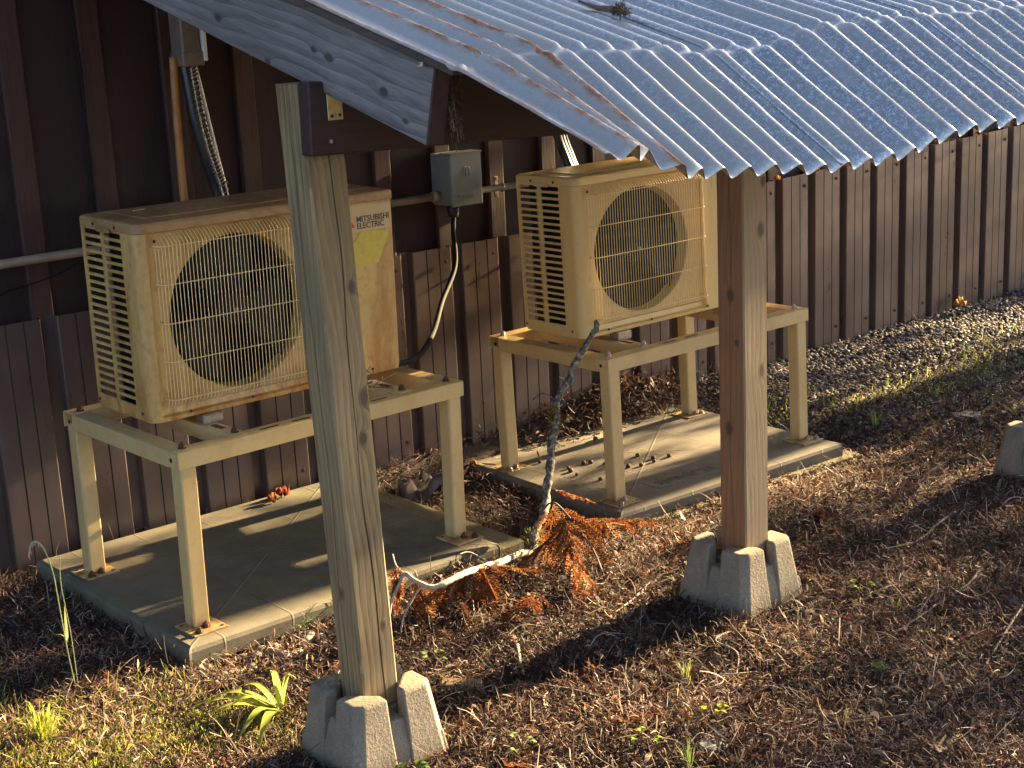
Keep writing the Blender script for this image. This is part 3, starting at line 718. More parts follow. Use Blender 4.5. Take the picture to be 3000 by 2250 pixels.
    for k in range(4): # side wires set back
        inst('wire', wd, gr, m=Matrix.Translation((.066-k*.006, 0, 0)) @ Matrix.Diagonal((1, .82-.22*k, .985-.01*k, 1)))
        inst('wire', wd, gr, m=Matrix.Translation((.073+42*.0108+.005+k*.005, 0, 0)) @ Matrix.Diagonal((1, .82-.22*k, .985-.01*k, 1)))
    for zz in (.36, .26, .16, zB-.006, zA+.014):
        yy = yw+.0025
        MB().tube(smooth_path([(.046, .001, zz), (.05, -.014, zz), (.064, yy, zz), (.09, yy, zz), (.30, yy, zz), (.51, yy, zz), (.533, yy, zz), (.546, -.014, zz), (.55, .001, zz)], 3), .0016, 5, False).build('cross_wire', M_wire, gr, True)
    # --- feet
    for xx in (.17, .64):
        for yy in (-.012, UD-.03): MB().box(xx-.03, xx+.03, yy, yy+.042, -.027, .0, .004).build('foot', M_screw, e)
    # --- badge and stickers
    sk = MB().box(.600, .792, -.0012, -.0004, .412, .484).build('badge_plate', M_sticker, e)
    def rhomb(cx_, cz_, ang, L=.0115, nm='logo_diamond'):
        a = R(ang); h = L*.5; d = L*.866
        # diamond with a vertex at the centre
        ax = Vector((math.cos(a), 0, math.sin(a))); px = Vector((-math.sin(a), 0, math.cos(a))); c = Vector((cx_, -.0020, cz_))
        pts = [c, c+ax*d+px*h, c+ax*2*d, c+ax*d-px*h]
        v_ = [tuple(q) for q in pts]+[tuple(q+Vector((0, .001, 0))) for q in pts]
        mesh(nm, v_, [(0, 3, 2, 1), (0, 1, 5, 4), (1, 2, 6, 5), (2, 3, 7, 6), (3, 0, 4, 7)], M_red, e)
    for a in (90, 210, 330): rhomb(.643, .440, a, .0160)
    for s_, zz, wd_ in (('MITSUBISHI', .4395, .111), ('ELECTRIC', .4205, .094)):
        me = text_mesh(s_, .0235, .0004, 'LEFT', .0003, 1, wd_); me.materials.append(M_ink)
        o = inst('lettering', me, e); o.rotation_euler = (math.pi/2, 0, 0); o.location = (.6725, -.0017, zz)
    if dirty:
        MB().add([(.600, -.0026, .318), (.741, -.0026, .318), (.786, -.0026, .408), (.684, -.0026, .411), (.600, -.0012, .411)][:4]+[(.600, -.0005, .318), (.741, -.0005, .318), (.786, -.0005, .408), (.684, -.0005, .411)], [(0, 1, 2, 3), (1, 0, 4, 5), (2, 1, 5, 6), (3, 2, 6, 7), (0, 3, 7, 4)]).build('yellow_label', M_yellow, e)
        MB().box(.801, .829, .05, .22, .05, .27, .006).build('service_cover', pm, e)
    return e
unit(MA, 'rust-stained beige heat pump nearest the camera behind the grey post', M_unitA, M_lidA, True)
unit(MBm, 'cleaner beige heat pump with sunlit top farther along the wall', M_unitB, M_unitB, False)
# ------------------------------------------------------------------ fixtures on the wall
bx = empty('electrical_box', (1.524, .64, .885)); tag(bx, 'grey metal electrical box with embossed letters on conduit by wall', 'electrical box')
def bpart(mb, name, mat, sm_=False): o = mb.build(name, mat, bx, sm_); o.data.transform(Matrix.Translation((-1.524, -.64, -.885))); return o
bpart(MB().box(1.462, 1.588, .590, .699, .885, 1.058, .003), 'housing', M_box)
bpart(MB().box(1.459, 1.591, .581, .5895, .882, 1.062, .003), 'cover', M_box)
bpart(MB().box(1.457, 1.593, .578, .640, 1.0585, 1.0635, .0015), 'rain_hood', M_box)
mb = MB(); yy = .5795
for k in range(2):
    xa = 1.512+k*.0125
    mb.tube(smooth_path([(xa, yy, .985), (xa, yy, 1.004), (xa+.002, yy, 1.011), (xa+.00625, yy, 1.014), (xa+.0105, yy, 1.011), (xa+.0125, yy, 1.004), (xa+.0125, yy, .985)], 4), .0016, 6)
bpart(mb, 'emblem', M_boxtxt, True)
me = text_mesh('MILBANK', .0155, .0009, 'CENTER', .0002, 1.0); me.materials.append(M_boxtxt)
o = inst('lettering', me, bx); o.rotation_euler = (math.pi/2, 0, 0); o.location = (0, .5805-.64, .916-.885)
bpart(MB().tube([(1.490, .622, .884), (1.490, .622, .862), (1.490, .622, .845)], [.021, .021, .016], 14), 'connector', M_black, True)

o = MB().tube([(-3, .672, .905), (.2, .672, .909), (1.4605, .66, .917)], .0135, 12).tube([(1.432, .66, .917), (1.4605, .66, .917)], .018, 12).build('conduit', M_conduitp, None, True)
tag(o, 'dirty beige conduit running along the wall left of the electrical box', 'conduit', 'conduits on the wall')
cd = empty('conduit', (1.6, .66, .915)); tag(cd, 'shiny grey conduit between electrical box and far heat pump', 'conduit', 'conduits on the wall')
o = MB().tube([(1.589, .66, .915), (2.7, .672, .909)], .0115, 12).build('pipe', M_conduit, cd, True); o.data.transform(Matrix.Translation((-1.6, -.66, -.915)))
mb = MB().box(1.735, 1.749, .690, .6985, .875, .95, .001); mb.tube([(1.742, .662+.0145*math.cos(a), .914+.0145*math.sin(a)) for a in np.linspace(0, 2*math.pi, 13)], .003, 6)
for zz in (.882, .942): mb.tube([(1.742, .690, zz), (1.742, .685, zz)], .006, 8)
o = mb.build('strap', M_screw, cd); o.data.transform(Matrix.Translation((-1.6, -.66, -.915)))
o = MB().tube(smooth_path([(1.490, .622, .850), (1.484, .620, .79), (1.452, .58, .683), (1.329, .50, .592), (1.195, .38, .524), (1.017, .22, .507), (.85, .09, .533), (.815, .07, .545)], 8), .0088, 10).build('flexible_conduit', M_flex, None, True)
tag(o, 'curved black flexible conduit from electrical box to near heat pump', 'conduit')

ls = empty('refrigerant_line_set', (.55, .64, 1.03)); tag(ls, 'black insulated pipe bundle below a duct cover behind the near heat pump', 'pipes', 'line sets behind the heat pumps')
def lpart(mb, name, mat, par=None, sm_=True, off=(.55, .64, 1.03)): o = mb.build(name, mat, par or ls, sm_); o.data.transform(Matrix.Translation((-off[0], -off[1], -off[2]))); return o
lpart(MB().box(.528, .592, .625, .699, 1.415, 2.3, .006).box(.524, .597, .620, .699, 1.412, 1.455, .004), 'duct_cover', M_duct, sm_=False)
lpart(MB().box(.5925, .6055, .616, .690, 1.425, 2.3, .002), 'duct_sun_strip', M_sunstrip_cable, sm_=False)  # white strip paints the sunlit right side of the tan cover
P1 = smooth_path([(.545, .655, 1.44), (.546, .645, 1.38), (.553, .635, 1.26), (.575, .63, 1.14), (.598, .63, 1.055), (.606, .62, .98)], 8)
lpart(MB().tube(P1, .0185, 10), 'insulated_pipe', M_tape)
lpart(MB().tube([a+Vector((.021, -.004, 0)) for a in P1], .012, 8), 'insulated_pipe', M_tape)
P2 = smooth_path([(.572, .655, 1.44), (.583, .645, 1.36), (.600, .64, 1.24), (.618, .635, 1.12), (.628, .63, 1.05), (.63, .62, .97)], 8)
lpart(MB().tube(P2, .0075, 8), 'cable', M_sunstrip_cable); 
wr = MB()
for t in np.linspace(.02, .85, 34):
    c = P1[int(t*(len(P1)-1))]+Vector((.013, -.002, 0)); wr.tube([c+Vector((.018*math.cos(a), -.018*math.sin(a)-.003, .010*math.cos(a))) for a in np.linspace(-.6, 2.4, 8)], .0016, 4)
lpart(wr, 'tape_wrap', M_screw)
lpart(MB().tube([(.62+.014*math.cos(a), .63+.014*math.sin(a), 1.062) for a in np.linspace(0, 6.3, 10)], .005, 6), 'cable_tie', M_black)
lpart(MB().tube(smooth_path([(.518, .668, 1.44), (.510, .66, 1.35), (.503, .655, 1.2), (.498, .65, 1.08), (.497, .645, .98)], 6), .0125, 10), 'orange_tube', M_orangehose)
ls2 = empty('refrigerant_line_set', (2.0, .64, .97)); tag(ls2, 'glossy black wrapped pipes rising behind the far heat pump', 'pipes', 'line sets behind the heat pumps')
P3 = smooth_path([(1.975, .64, 1.55), (1.978, .64, 1.25), (1.99, .64, 1.09), (2.02, .63, .99), (2.03, .6, .92)], 8)
lpart(MB().tube(P3, .016, 10), 'insulated_pipe', M_tape, ls2, off=(2.0, .64, .97)); lpart(MB().tube([a+Vector((.02, -.004, 0)) for a in P3], .008, 8), 'cable', M_sunstrip_cable, ls2, off=(2.0, .64, .97)); lpart(MB().tube([a+Vector((.034, 0, 0)) for a in P3], .009, 8), 'insulated_pipe', M_tape, ls2, off=(2.0, .64, .97))
o = MB().tube(smooth_path([(.232, .693, 2.5), (.228, .69, 1.62), (.236, .69, 1.42), (.228, .69, 1.2), (.218, .69, 1.0), (.23, .69, .93)], 5), .0042, 6).build('wall_cable', M_flex, None, True); tag(o, 'thin black cable running down the wall at upper left', 'cable')
o = MB().tube(smooth_path([(-1.2, .69, .80), (-.2, .69, .815), (-.05, .69, .83), (.1, .675, .86), (.25, .66, .93)], 5), .003, 5).build('wall_cable', M_flex, None, True); tag(o, 'drooping dark cable below the conduit at far left', 'cable')

# ------------------------------------------------------------------ bulk ground cover
def frustum_mask(P, mx=.12, my=.16):
    d = P-np.array(CP); z = d@np.array(cf); u = (d@np.array(cr))/z*1.4978; v = (d@np.array(cu))/z*1.4978
    return (z > .3) & (np.abs(u) < .5+mx) & (v < .375+my) & (v > -.375-my), z
padinv = [np.array(MP.inverted()), np.array(MQ.inverted())]
def on_pad(x, y, grow=0.0):
    res = np.zeros(len(x), bool)
    for Mi in padinv:
        q = Mi @ np.stack([x, y, np.zeros_like(x), np.ones_like(x)]); res |= (q[0] > -grow) & (q[0] < PW+grow) & (q[1] > -grow) & (q[1] < PD+grow)
    for px, py in ((-.021, -.96), (1.18, -.945), (2.605, -.972)): res |= (np.abs(x-px) < .128) & (np.abs(y-py) < .128)
    return res
def sample(n, x0, x1, y0, y1, dens=None, pads=True, power=2.0):
    xs, ys = [], []; tot = 0
    while tot < n:
        x = rng.uniform(x0, x1, 60000); y = rng.uniform(y0, y1, 60000); P = np.stack([x, y, np.zeros_like(x)], -1)
        m, z = frustum_mask(P); m &= rng.random(len(x)) < (2.9/np.maximum(z, 2.9))**power
        if pads: m &= ~on_pad(x, y, -.002)
        if dens is not None: m &= rng.random(len(x)) < dens(x, y)
        xs.append(x[m]); ys.append(y[m]); tot += m.sum()
    return np.concatenate(xs)[:n], np.concatenate(ys)[:n]
def bulk(name, V, F, C, mat, smooth=False):
    # V (n,k,3)  F (m,4) local  C (n,3)
    n, k = V.shape[:2]; me = bpy.data.meshes.new(name); nf = len(F)*n; fs = F.shape[1]
    me.vertices.add(n*k); me.vertices.foreach_set('co', V.reshape(-1).astype(np.float32))
    idx = (F[None, :, :]+(np.arange(n)*k)[:, None, None]).reshape(-1).astype(np.int32)
    me.loops.add(nf*fs); me.loops.foreach_set('vertex_index', idx)
    me.polygons.add(nf); me.polygons.foreach_set('loop_start', np.arange(0, nf*fs, fs, dtype=np.int32)); me.polygons.foreach_set('loop_total', np.full(nf, fs, np.int32))
    if smooth: me.polygons.foreach_set('use_smooth', np.ones(nf, bool))
    me.update(calc_edges=True); me.validate()
    a = me.color_attributes.new('Col', 'FLOAT_COLOR', 'POINT')
    cc = np.concatenate([np.repeat(C, k, 0) if C.ndim == 2 else C.reshape(-1, 3), np.ones((n*k, 1))], 1); a.data.foreach_set('color', cc.reshape(-1).astype(np.float32))
    me.materials.append(mat); return link(bpy.data.objects.new(name, me))
def strips(x, y, z, yaw, pitch, L, W, curl, roll, nseg=2):
    n = len(x); k = nseg+1; V = np.zeros((n, 2*k, 3)); px = np.zeros(n); pz = np.zeros(n); ang = pitch-curl/2
    cyw, syw = np.cos(yaw), np.sin(yaw)
    cen = []
    for i in range(k):
        cen.append((px.copy(), pz.copy())); px = px+np.cos(ang)*L/nseg; pz = pz+np.sin(ang)*L/nseg; ang = ang+curl/nseg
    mx = (cen[0][0]+cen[-1][0])/2; mz = np.minimum(cen[0][1], cen[-1][1])
    wx, wy, wz = -syw*np.cos(roll), cyw*np.cos(roll), np.sin(roll)
    for i in range(k):
        a = cen[i][0]-mx; b = cen[i][1]-mz; t = 1-.45*abs(2*i/nseg-1)
        for s_, sg in ((0, -.5), (1, .5)):
            V[:, 2*i+s_, 0] = x+cyw*a+wx*W*sg*t; V[:, 2*i+s_, 1] = y+syw*a+wy*W*sg*t; V[:, 2*i+s_, 2] = z+b+wz*W*sg*t
    F = np.array([[2*i, 2*i+1, 2*i+3, 2*i+2] for i in range(nseg)]); return V, F
pal = np.array([(.024, .013, .009), (.050, .025, .015), (.085, .042, .024), (.145, .072, .038), (.22, .13, .072), (.33, .225, .14), (.17, .052, .018), (.085, .066, .052), (.16, .132, .104), (.45, .345, .235)])
def litter(n, name, lab, Ls, Ws, zr, wts, seed_dens=None, curl=.9, nseg=2):
    x, y = sample(n, -1.3, 6.0, -2.5, .69, lambda a, b: 1-.8*np.clip((a-2.5)/.5, 0, 1)*np.clip((b+.15)/.3, 0, 1))
    w_ = np.array(wts, float); far = np.clip((x-1.9)/1.0, 0, 1)*np.clip((y+.6)/.5, 0, 1)
    ci = rng.choice(len(pal), n, p=w_/w_.sum()); gi = rng.choice([0, 7, 7, 8, 1], n); ci = np.where(rng.random(n) < far*.8, gi, ci)
    gr = np.clip((x-.6)/.8, 0, 1)*np.clip((-1.2-y)/.6, 0, 1); ci = np.where(rng.random(n) < gr*.55, rng.choice([0, 1, 7, 7, 8], n), ci)
    pat = .72+.30*np.sin(x*6.3+2.1*np.sin(y*4.7))*np.sin(y*7.1+1.7*np.sin(x*3.9))+.16*np.sin(x*17+y*13)*np.sin(y*19-x*7)
    C = pal[ci]*rng.uniform(.55, 1.6, (n, 1))*pat[:, None]; C = C*.85+.15*C.mean(1, keepdims=True); L = rng.uniform(*Ls, n); W = rng.uniform(*Ws, n)*(.7+.3*rng.random(n))
    z = gh(x, y)+rng.uniform(*zr, n)
    V, F = strips(x, y, z, rng.uniform(0, 6.283, n), rng.normal(0, .5, n), L, W, rng.normal(0, curl, n), rng.normal(0, .9, n), nseg)
    o = bulk(name, V, F, C, M_litter); tag(o, lab, 'litter', kind='stuff'); return o
litter(72000, 'bark_litter', 'brown flakes of conifer bark and dry leaves covering the ground', (.009, .028), (.003, .0075), (-.002, .016), (4, 4, 4, 3, 2.2, 1.6, 1, 1.6, 1.2, .9))
litter(90000, 'needle_litter', 'fine dry needles and leaf scales covering the ground', (.012, .042), (.0014, .0036), (0, .024), (2, 3, 3, 4, 3.5, 3, 2.4, 1, 1, 2), curl=1.5, nseg=3)
litter(5000, 'twig_litter', 'small broken twigs strewn through the brown litter', (.03, .10), (.0018, .0042), (.004, .022), (2, 2, 2, 2, 2, 2, 0, 2, 3, 3), curl=.7, nseg=4)
litter(1500, 'leaf_litter', 'larger dry leaves and bark chips among the brown litter', (.022, .05), (.010, .020), (.002, .018), (1, 2, 3, 3, 3, 2, 2, 2, 2, 1), curl=1.0, nseg=4)
# litter banked against the wall behind the far stand
def bankd(x, y): return np.exp(-((x-2.2)/.38)**2-((y-.6)/.1)**2)
x, y = sample(2200, 1.3, 3.0, .45, .70, bankd, pads=False, power=0)
V, F = strips(x, y, gh(x, y)+rng.uniform(0, .05, len(x)), rng.uniform(0, 6.28, len(x)), rng.normal(0, .5, len(x)), rng.uniform(.015, .05, len(x)), rng.uniform(.003, .009, len(x)), rng.normal(0, 1, len(x)), rng.normal(0, .7, len(x)), 3)
o = bulk('leaf_heap', V, F, pal[rng.choice([0, 1, 2, 3, 7], len(x))]*rng.uniform(.6, 1.2, (len(x), 1)), M_litter); tag(o, 'heap of brown litter banked against wall behind far stand', 'litter', kind='stuff')
# fine dark gravel near the wall at right
def ico():
    bm = bmesh.new(); bmesh.ops.create_icosphere(bm, subdivisions=1, radius=1); v = np.array([a.co[:] for a in bm.verts]); f = np.array([[q.index for q in a.verts] for a in bm.faces]); bm.free(); return v, f
iv, if_ = ico()
def gravd(x, y): return np.clip((x-2.2)/.6, 0, 1)*np.clip((y+.75)/.5, 0, 1)
x, y = sample(15000, 2.1, 6.2, -1.0, .69, gravd, power=1.2); n = len(x)
s_ = rng.uniform(.004, .014, (n, 1, 1)); sh3 = rng.uniform(.6, 1.25, (n, 1, 3)); sh3[:, :, 2] *= .6
a = rng.uniform(0, 6.28, n); V = iv[None]*(1+rng.uniform(-.18, .18, (n, 12, 1)))*s_*sh3; ca, sa = np.cos(a)[:, None], np.sin(a)[:, None]
V = np.stack([V[..., 0]*ca-V[..., 1]*sa, V[..., 0]*sa+V[..., 1]*ca, V[..., 2]], -1); V += np.stack([x, y, gh(x, y)+.004], -1)[:, None]
gp = np.array([(.09, .086, .08), (.15, .142, .13), (.26, .245, .22), (.06, .054, .047)])
o = bulk('gravel', V, if_, gp[rng.choice(4, n, p=[.35, .35, .12, .18])], M_litter); tag(o, 'dark fine gravel along the metal wall at right', 'gravel', kind='stuff')
# moss and low grass patch, lower left and beyond the right pier
gcol = np.array([(.24, .30, .04), (.34, .36, .06), (.16, .22, .04), (.40, .36, .10), (.44, .36, .17)])
def grass(n, name, lab, dens, Ls, Ws, up=1.0, box=(-1.2, 5.5, -2.4, .6), power=2.0):
    x, y = sample(n, *box, dens, power=power); n = len(x)
    V, F = strips(x, y, gh(x, y)+rng.uniform(0, .008, n), rng.uniform(0, 6.28, n), rng.uniform(.3, 1.3, n)*up, rng.uniform(*Ls, n), rng.uniform(*Ws, n), rng.normal(0, .8, n), rng.normal(0, .5, n), 3)
    o = bulk(name, V, F, gcol[rng.choice(5, n, p=[.3, .3, .2, .12, .08])]*rng.uniform(.7, 1.25, (n, 1)), M_moss); tag(o, lab, 'grass', kind='stuff')
def gauss(cs): return lambda x, y: np.clip(sum(a*np.exp(-((x-cx)/sx)**2-((y-cy)/sy)**2) for cx, cy, sx, sy, a in cs), 0, 1)
grass(11000, 'moss_patch', 'sunlit yellow-green moss and tiny grass at lower left', gauss([(-.42, -.58, .16, .10, 1), (-.22, -.62, .12, .08, .9), (-.62, -.5, .12, .12, .8), (-.3, -.42, .2, .06, .4), (-.1, -.75, .12, .06, .4)]), (.008, .028), (.001, .0026))
grass(1400, 'sparse_grass', 'sparse small green weeds on the ground at right', gauss([(3.0, -.02, .25, .1, .8), (3.4, -.1, .3, .12, .6), (2.7, .2, .2, .12, .5), (3.9, .0, .5, .2, .4), (3.1, -.45, .3, .15, .4), (.65, -1.2, .06, .05, .5)]), (.015, .05), (.0014, .003), power=.6)
grass(700, 'shaded_grass', 'thin dark grass in the shade at far left', gauss([(-.62, -.16, .12, .10, 1), (-.45, -.30, .16, .04, .8), (-.2, -.33, .06, .04, .6)]), (.02, .06), (.001, .002))

# ------------------------------------------------------------------ plants, twigs, stones, branches
def leaf_strip(pts, wid, nseg=8, fold=.25, tip=.5):
    P = smooth_path(pts, max(2, nseg//(len(pts)-1))); n = len(P); v = []; f = []
    for i, q in enumerate(P):
        t = i/(n-1); wd = wid*(math.sin(math.pi*min(1, max(.0, t**tip)))*.9+.1*(1-t)); tg = (P[min(i+1, n-1)]-P[max(i-1, 0)]).normalized()
        sd_ = tg.cross(Vector((0, 0, 1))); sd_ = sd_.normalized() if sd_.length > .05 else Vector((.76, -.64, 0)); up = sd_.cross(tg)
        v += [q-sd_*wd/2+up*wd*fold*.5, q, q+sd_*wd/2+up*wd*fold*.5]
    for i in range(n-1):
        for k in range(2): f.append((3*i+k, 3*i+k+1, 3*i+k+4, 3*i+k+3))
    return v, f
def colored(name, v, f, cols, mat, parent=None):
    o = mesh(name, v, f, mat, parent, True); a = o.data.color_attributes.new('Col', 'FLOAT_COLOR', 'POINT')
    c = np.concatenate([np.array(cols).reshape(-1, 3), np.ones((len(v), 1))], 1); a.data.foreach_set('color', c.reshape(-1).astype(np.float32)); return o
def leafpart(name, parent, pts, wid, col, mat=None, **k):
    v, f = leaf_strip(pts, wid, **k); return colored(name, v, f, [tuple(np.array(col)*random.uniform(.9, 1.1)) for _ in v], mat or M_leaf, parent)
RT = Vector((.765, -.643, 0)); FW = Vector((.634, .773, 0)); UP = Vector((0, 0, 1))
wz = float(gh(-.066, -.649))
weed = empty('broadleaf_weed', (-.066, -.649, wz)); tag(weed, 'bright green weed rosette with long leaves left of nearest pier', 'weed')
G1 = (.32, .38, .07)
for (r_, fw, u, L, wd) in ((-.01, -.02, .085, 1, .026), (-.15, .02, .02, 1, .030), (-.19, -.01, .012, 1, .026), (-.10, -.05, .03, 1, .024), (-.06, -.13, .012, 1, .032), (-.02, -.17, .006, 1, .034), (-.09, .05, .03, 1, .022), (.03, .03, .05, 1, .020), (-.17, -.05, .004, 1, .022)):
    tip = (RT*r_+FW*fw)*1.25+UP*u*1.3; mid = tip*.5+UP*(.04 if u < .05 else .05)
    leafpart('leaf', weed, [(0, 0, .004), mid, tip], wd*.85, G1)
o = leafpart('leaf', weed, [RT*.105+FW*.02, RT*.12+FW*.03+UP*.02, RT*.165+FW*.03+UP*.022], .03, G1)
def tuft(x, y, n, L, label, spread=.05, col=(.24, .30, .05), wd=.003, group=None):
    e = empty('grass_tuft', (x, y, float(gh(x, y)))); tag(e, label, 'grass', group)
    V = []; F = []; C = []
    for k in range(n):
        a = random.uniform(0, 6.28); l = L*random.uniform(.5, 1.1); o_ = random.uniform(.25, 1)
        d = Vector((math.cos(a), math.sin(a), 0)); b = d*random.uniform(0, spread*.35)
        v, f = leaf_strip([b, b+d*l*.25*o_+UP*l*.6, b+d*l*.75*o_+UP*l*(.75-.45*o_)], wd*random.uniform(.7, 1.2), 6, .1, .35)
        m = len(V); V += v; F += [tuple(i+m for i in q) for q in f]; cc = np.array(col)*random.uniform(.7, 1.2); C += [tuple(cc)]*len(v)
    colored('blades', V, F, C, M_leaf, e); return e
tuft(-.529, -.39, 75, .125, 'bright sunlit grass tuft in the lower left corner', .08, (.40, .44, .06), .0045)
tuft(.705, -1.195, 22, .10, 'small pale grass tuft in front of the cedar post pier', .03, (.26, .28, .10))
tuft(.397, -1.50, 18, .11, 'thin grass sprig near the bottom edge at centre right', .03, (.12, .18, .05))
tuft(3.14, -.18, 30, .08, 'yellow-green grass tuft right of the far stand', .06, (.22, .27, .06))
tuft(2.75, -.2, 20, .12, 'wispy grass beside the front right corner of far pad', .06, (.14, .2, .06))
tuft(2.62, .25, 18, .07, 'dark green grass clump behind the far right stand leg', .04, (.10, .16, .04))
tuft(.75, -1.62, 16, .10, 'wiry dry grass at the bottom edge towards the right', .03, (.2, .2, .1), .002)
tuft(1.38, -1.30, 8, .05, 'tiny grass sprig right of the cedar post pier', .02, (.26, .34, .08))
sk_ = empty('grass_stalk', (-.361, -.192, 0)); tag(sk_, 'tall single grass stalk with nodding head at left', 'grass')
off = [(0, 0), (-.009, .106), (-.015, .224), (-.02, .307), (-.035, .366), (-.053, .383), (-.065, .372), (-.071, .348)]
SP = smooth_path([RT*a+UP*b for a, b in off], 5); MB().tube(SP, [.0016]*len(SP), 5).build('stem', flat('grass_stem', (.30, .34, .12), .6), sk_, True)
mb = MB()
for q in SP[-14:]: mb.tube([q, q+Vector((random.uniform(-.005, .005), random.uniform(-.005, .005), -.011))], [.0018, .0008], 5)
mb.build('seed_head', M_twig, sk_, True)
MB().tube(smooth_path([RT*.006+UP*0, RT*.004+UP*.15, RT*-.004+UP*.27, RT*.002+UP*.345], 5), .0011, 5).build('stem', bpy.data.materials['grass_stem'], sk_, True)
leafpart('blade', sk_, [RT*-.006+UP*.125, RT*-.02+UP*.145, RT*-.055+UP*.142], .005, (.34, .36, .16)); leafpart('blade', sk_, [RT*-.006+UP*.13, RT*-.004+UP*.18, RT*-.002+UP*.225], .008, (.34, .38, .18))
# small conifer seedling
def seedling(x, y, h, label):
    e = empty('conifer_seedling', (x, y, float(gh(x, y)))); tag(e, label, 'seedling'); mb = MB().tube([(0, 0, 0), (.004, 0, h)], [.0022, .0014], 5)
    V = []; F = []; C = []
    ax = [(Vector((0, 0, h*.4)), Vector((.004, 0, h)))]
    for k in range(5):
        a = random.uniform(0, 6.28); b = Vector((0, 0, h*random.uniform(.45, .9))); t = b+Vector((math.cos(a)*h*.5, math.sin(a)*h*.5, h*.25)); ax.append((b, t)); mb.tube([b, t], [.0014, .0008], 4)
    mb.build('stem', M_twigd, e)
    for b, t in ax:
        for k in range(26):
            q = b.lerp(t, k/25); a = random.uniform(0, 6.28); d = Vector((math.cos(a), math.sin(a), .35))*random.uniform(.010, .016); s2 = Vector((-math.sin(a), math.cos(a), 0))*.0009
            m = len(V); V += [q-s2, q+s2, q+d+s2*.4, q+d-s2*.4]; F.append((m, m+1, m+2, m+3)); C += [(.09, .16, .045)]*4
    colored('needles', V, F, C, M_leaf, e)
seedling(.205, -.335, .085, 'tiny green conifer seedling at front edge of near pad')
seedling(1.02, -1.52, .04, 'tiny conifer seedling on litter right of the centre bottom')
def clover(x, y, label, col=(.26, .36, .05), n=3, h=.035):
    e = empty('seedling_weed', (x, y, float(gh(x, y)))); tag(e, label, 'weed'); mb = MB()
    for k in range(n):
        a = k*2.3+x*7; t = Vector((math.cos(a)*.022, math.sin(a)*.022, h*random.uniform(.7, 1.1))); mb.tube([(0, 0, 0), t], .0009, 4)
        for q in range(2):
            b = a+(q-.5)*1.5; leafpart('leaf', e, [t, t+Vector((math.cos(b)*.009, math.sin(b)*.009, .003)), t+Vector((math.cos(b)*.02, math.sin(b)*.02, -.001))], .015, col)
    mb.build('stem', M_twigd, e)
clover(1.377, -1.188, 'small two-leaved green sprout just right of cedar post pier')
clover(.60, -1.39, 'sprout with one bright yellow-green leaf at bottom centre right', (.45, .48, .03))
clover(.40, -1.37, 'leafy green sprout at the bottom edge right of centre')
clover(.19, -1.20, 'pale green sprout right of the nearest pier block', (.22, .3, .1))
clover(.33, -.72, 'small light green weed beside nearest post base', (.3, .38, .14), 4, .05)
clover(-.05, -1.14, 'dark green weed hugging the nearest pier front', (.1, .17, .04), 4)
# river pebbles along the near pad
bm = bmesh.new(); bmesh.ops.create_icosphere(bm, subdivisions=2, radius=1); pm_ = bpy.data.meshes.new('pebble'); bm.to_mesh(pm_); bm.free(); pm_.materials.append(M_stone); pm_.polygons.foreach_set('use_smooth', [True]*len(pm_.polygons))
pv = []
for k in range(52):
    t = random.random(); x_ = -.12+t*.62; y_ = -.29-.10*random.random()**1.3+.028*t-(.03 if t < .15 else 0)
    r_ = random.uniform(.008, .020)*(1 if t > .1 else .8)
    if any((x_-a)**2+(y_-b)**2 < (r_+c)**2*.7 for a, b, c in pv): continue
    pv.append((x_, y_, r_)); o = inst('river_pebble', pm_, None, m=Matrix.Translation((x_, y_, float(gh(x_, y_))+r_*.45)) @ Matrix.Rotation(random.uniform(0, 6.28), 4, 'Z') @ Matrix.Diagonal((r_*random.uniform(.95, 1.35), r_, r_*random.uniform(.6, .8), 1)))
    tag(o, 'smooth grey-brown river pebble beside the front edge of near pad', 'pebble', 'pebbles along the near pad')
def rock(x, y, sx, sy, sz, rot, label, mat, name='stone'):
    bm = bmesh.new(); bmesh.ops.create_icosphere(bm, subdivisions=2, radius=1)
    for v_ in bm.verts: v_.co *= random.uniform(.86, 1.08); v_.co.x *= sx; v_.co.y *= sy; v_.co.z *= sz
    me = bpy.data.meshes.new(name); bm.to_mesh(me); bm.free(); me.materials.append(mat); o = link(bpy.data.objects.new(name, me)); o.location = (x, y, float(gh(x, y))+sz*.55); o.rotation_euler = (.1, .15, rot); tag(o, label, 'stone'); return o
rock(.505, -1.47, .042, .030, .012, .3, 'flat blue-grey stone at the bottom edge right of centre', flat('slate', (.12, .14, .14), .7))
rock(-.40, .30, .05, .04, .02, .5, 'dark grey rock left of the near pad corner', flat('dark_rock', (.06, .06, .058), .8))
rock(-.30, -.30, .022, .016, .016, .4, 'small tan stone in shade left of near pad corner', flat('tan_rock', (.24, .18, .09), .8))
rock(-.32, -.45, .026, .018, .012, .9, 'yellowish flat stone near the sunlit moss', flat('yellow_rock', (.26, .2, .10), .8))
o = MB().box(-.048, .048, -.018, .018, 0, .013, .002).build('wood_scrap', M_wood_chip); o.location = (.30, -.86, float(gh(.3, -.86))+.010); o.rotation_euler = (.06, .05, -.75); tag(o, 'short flat scrap of wood right of the nearest pier', 'wood scrap')
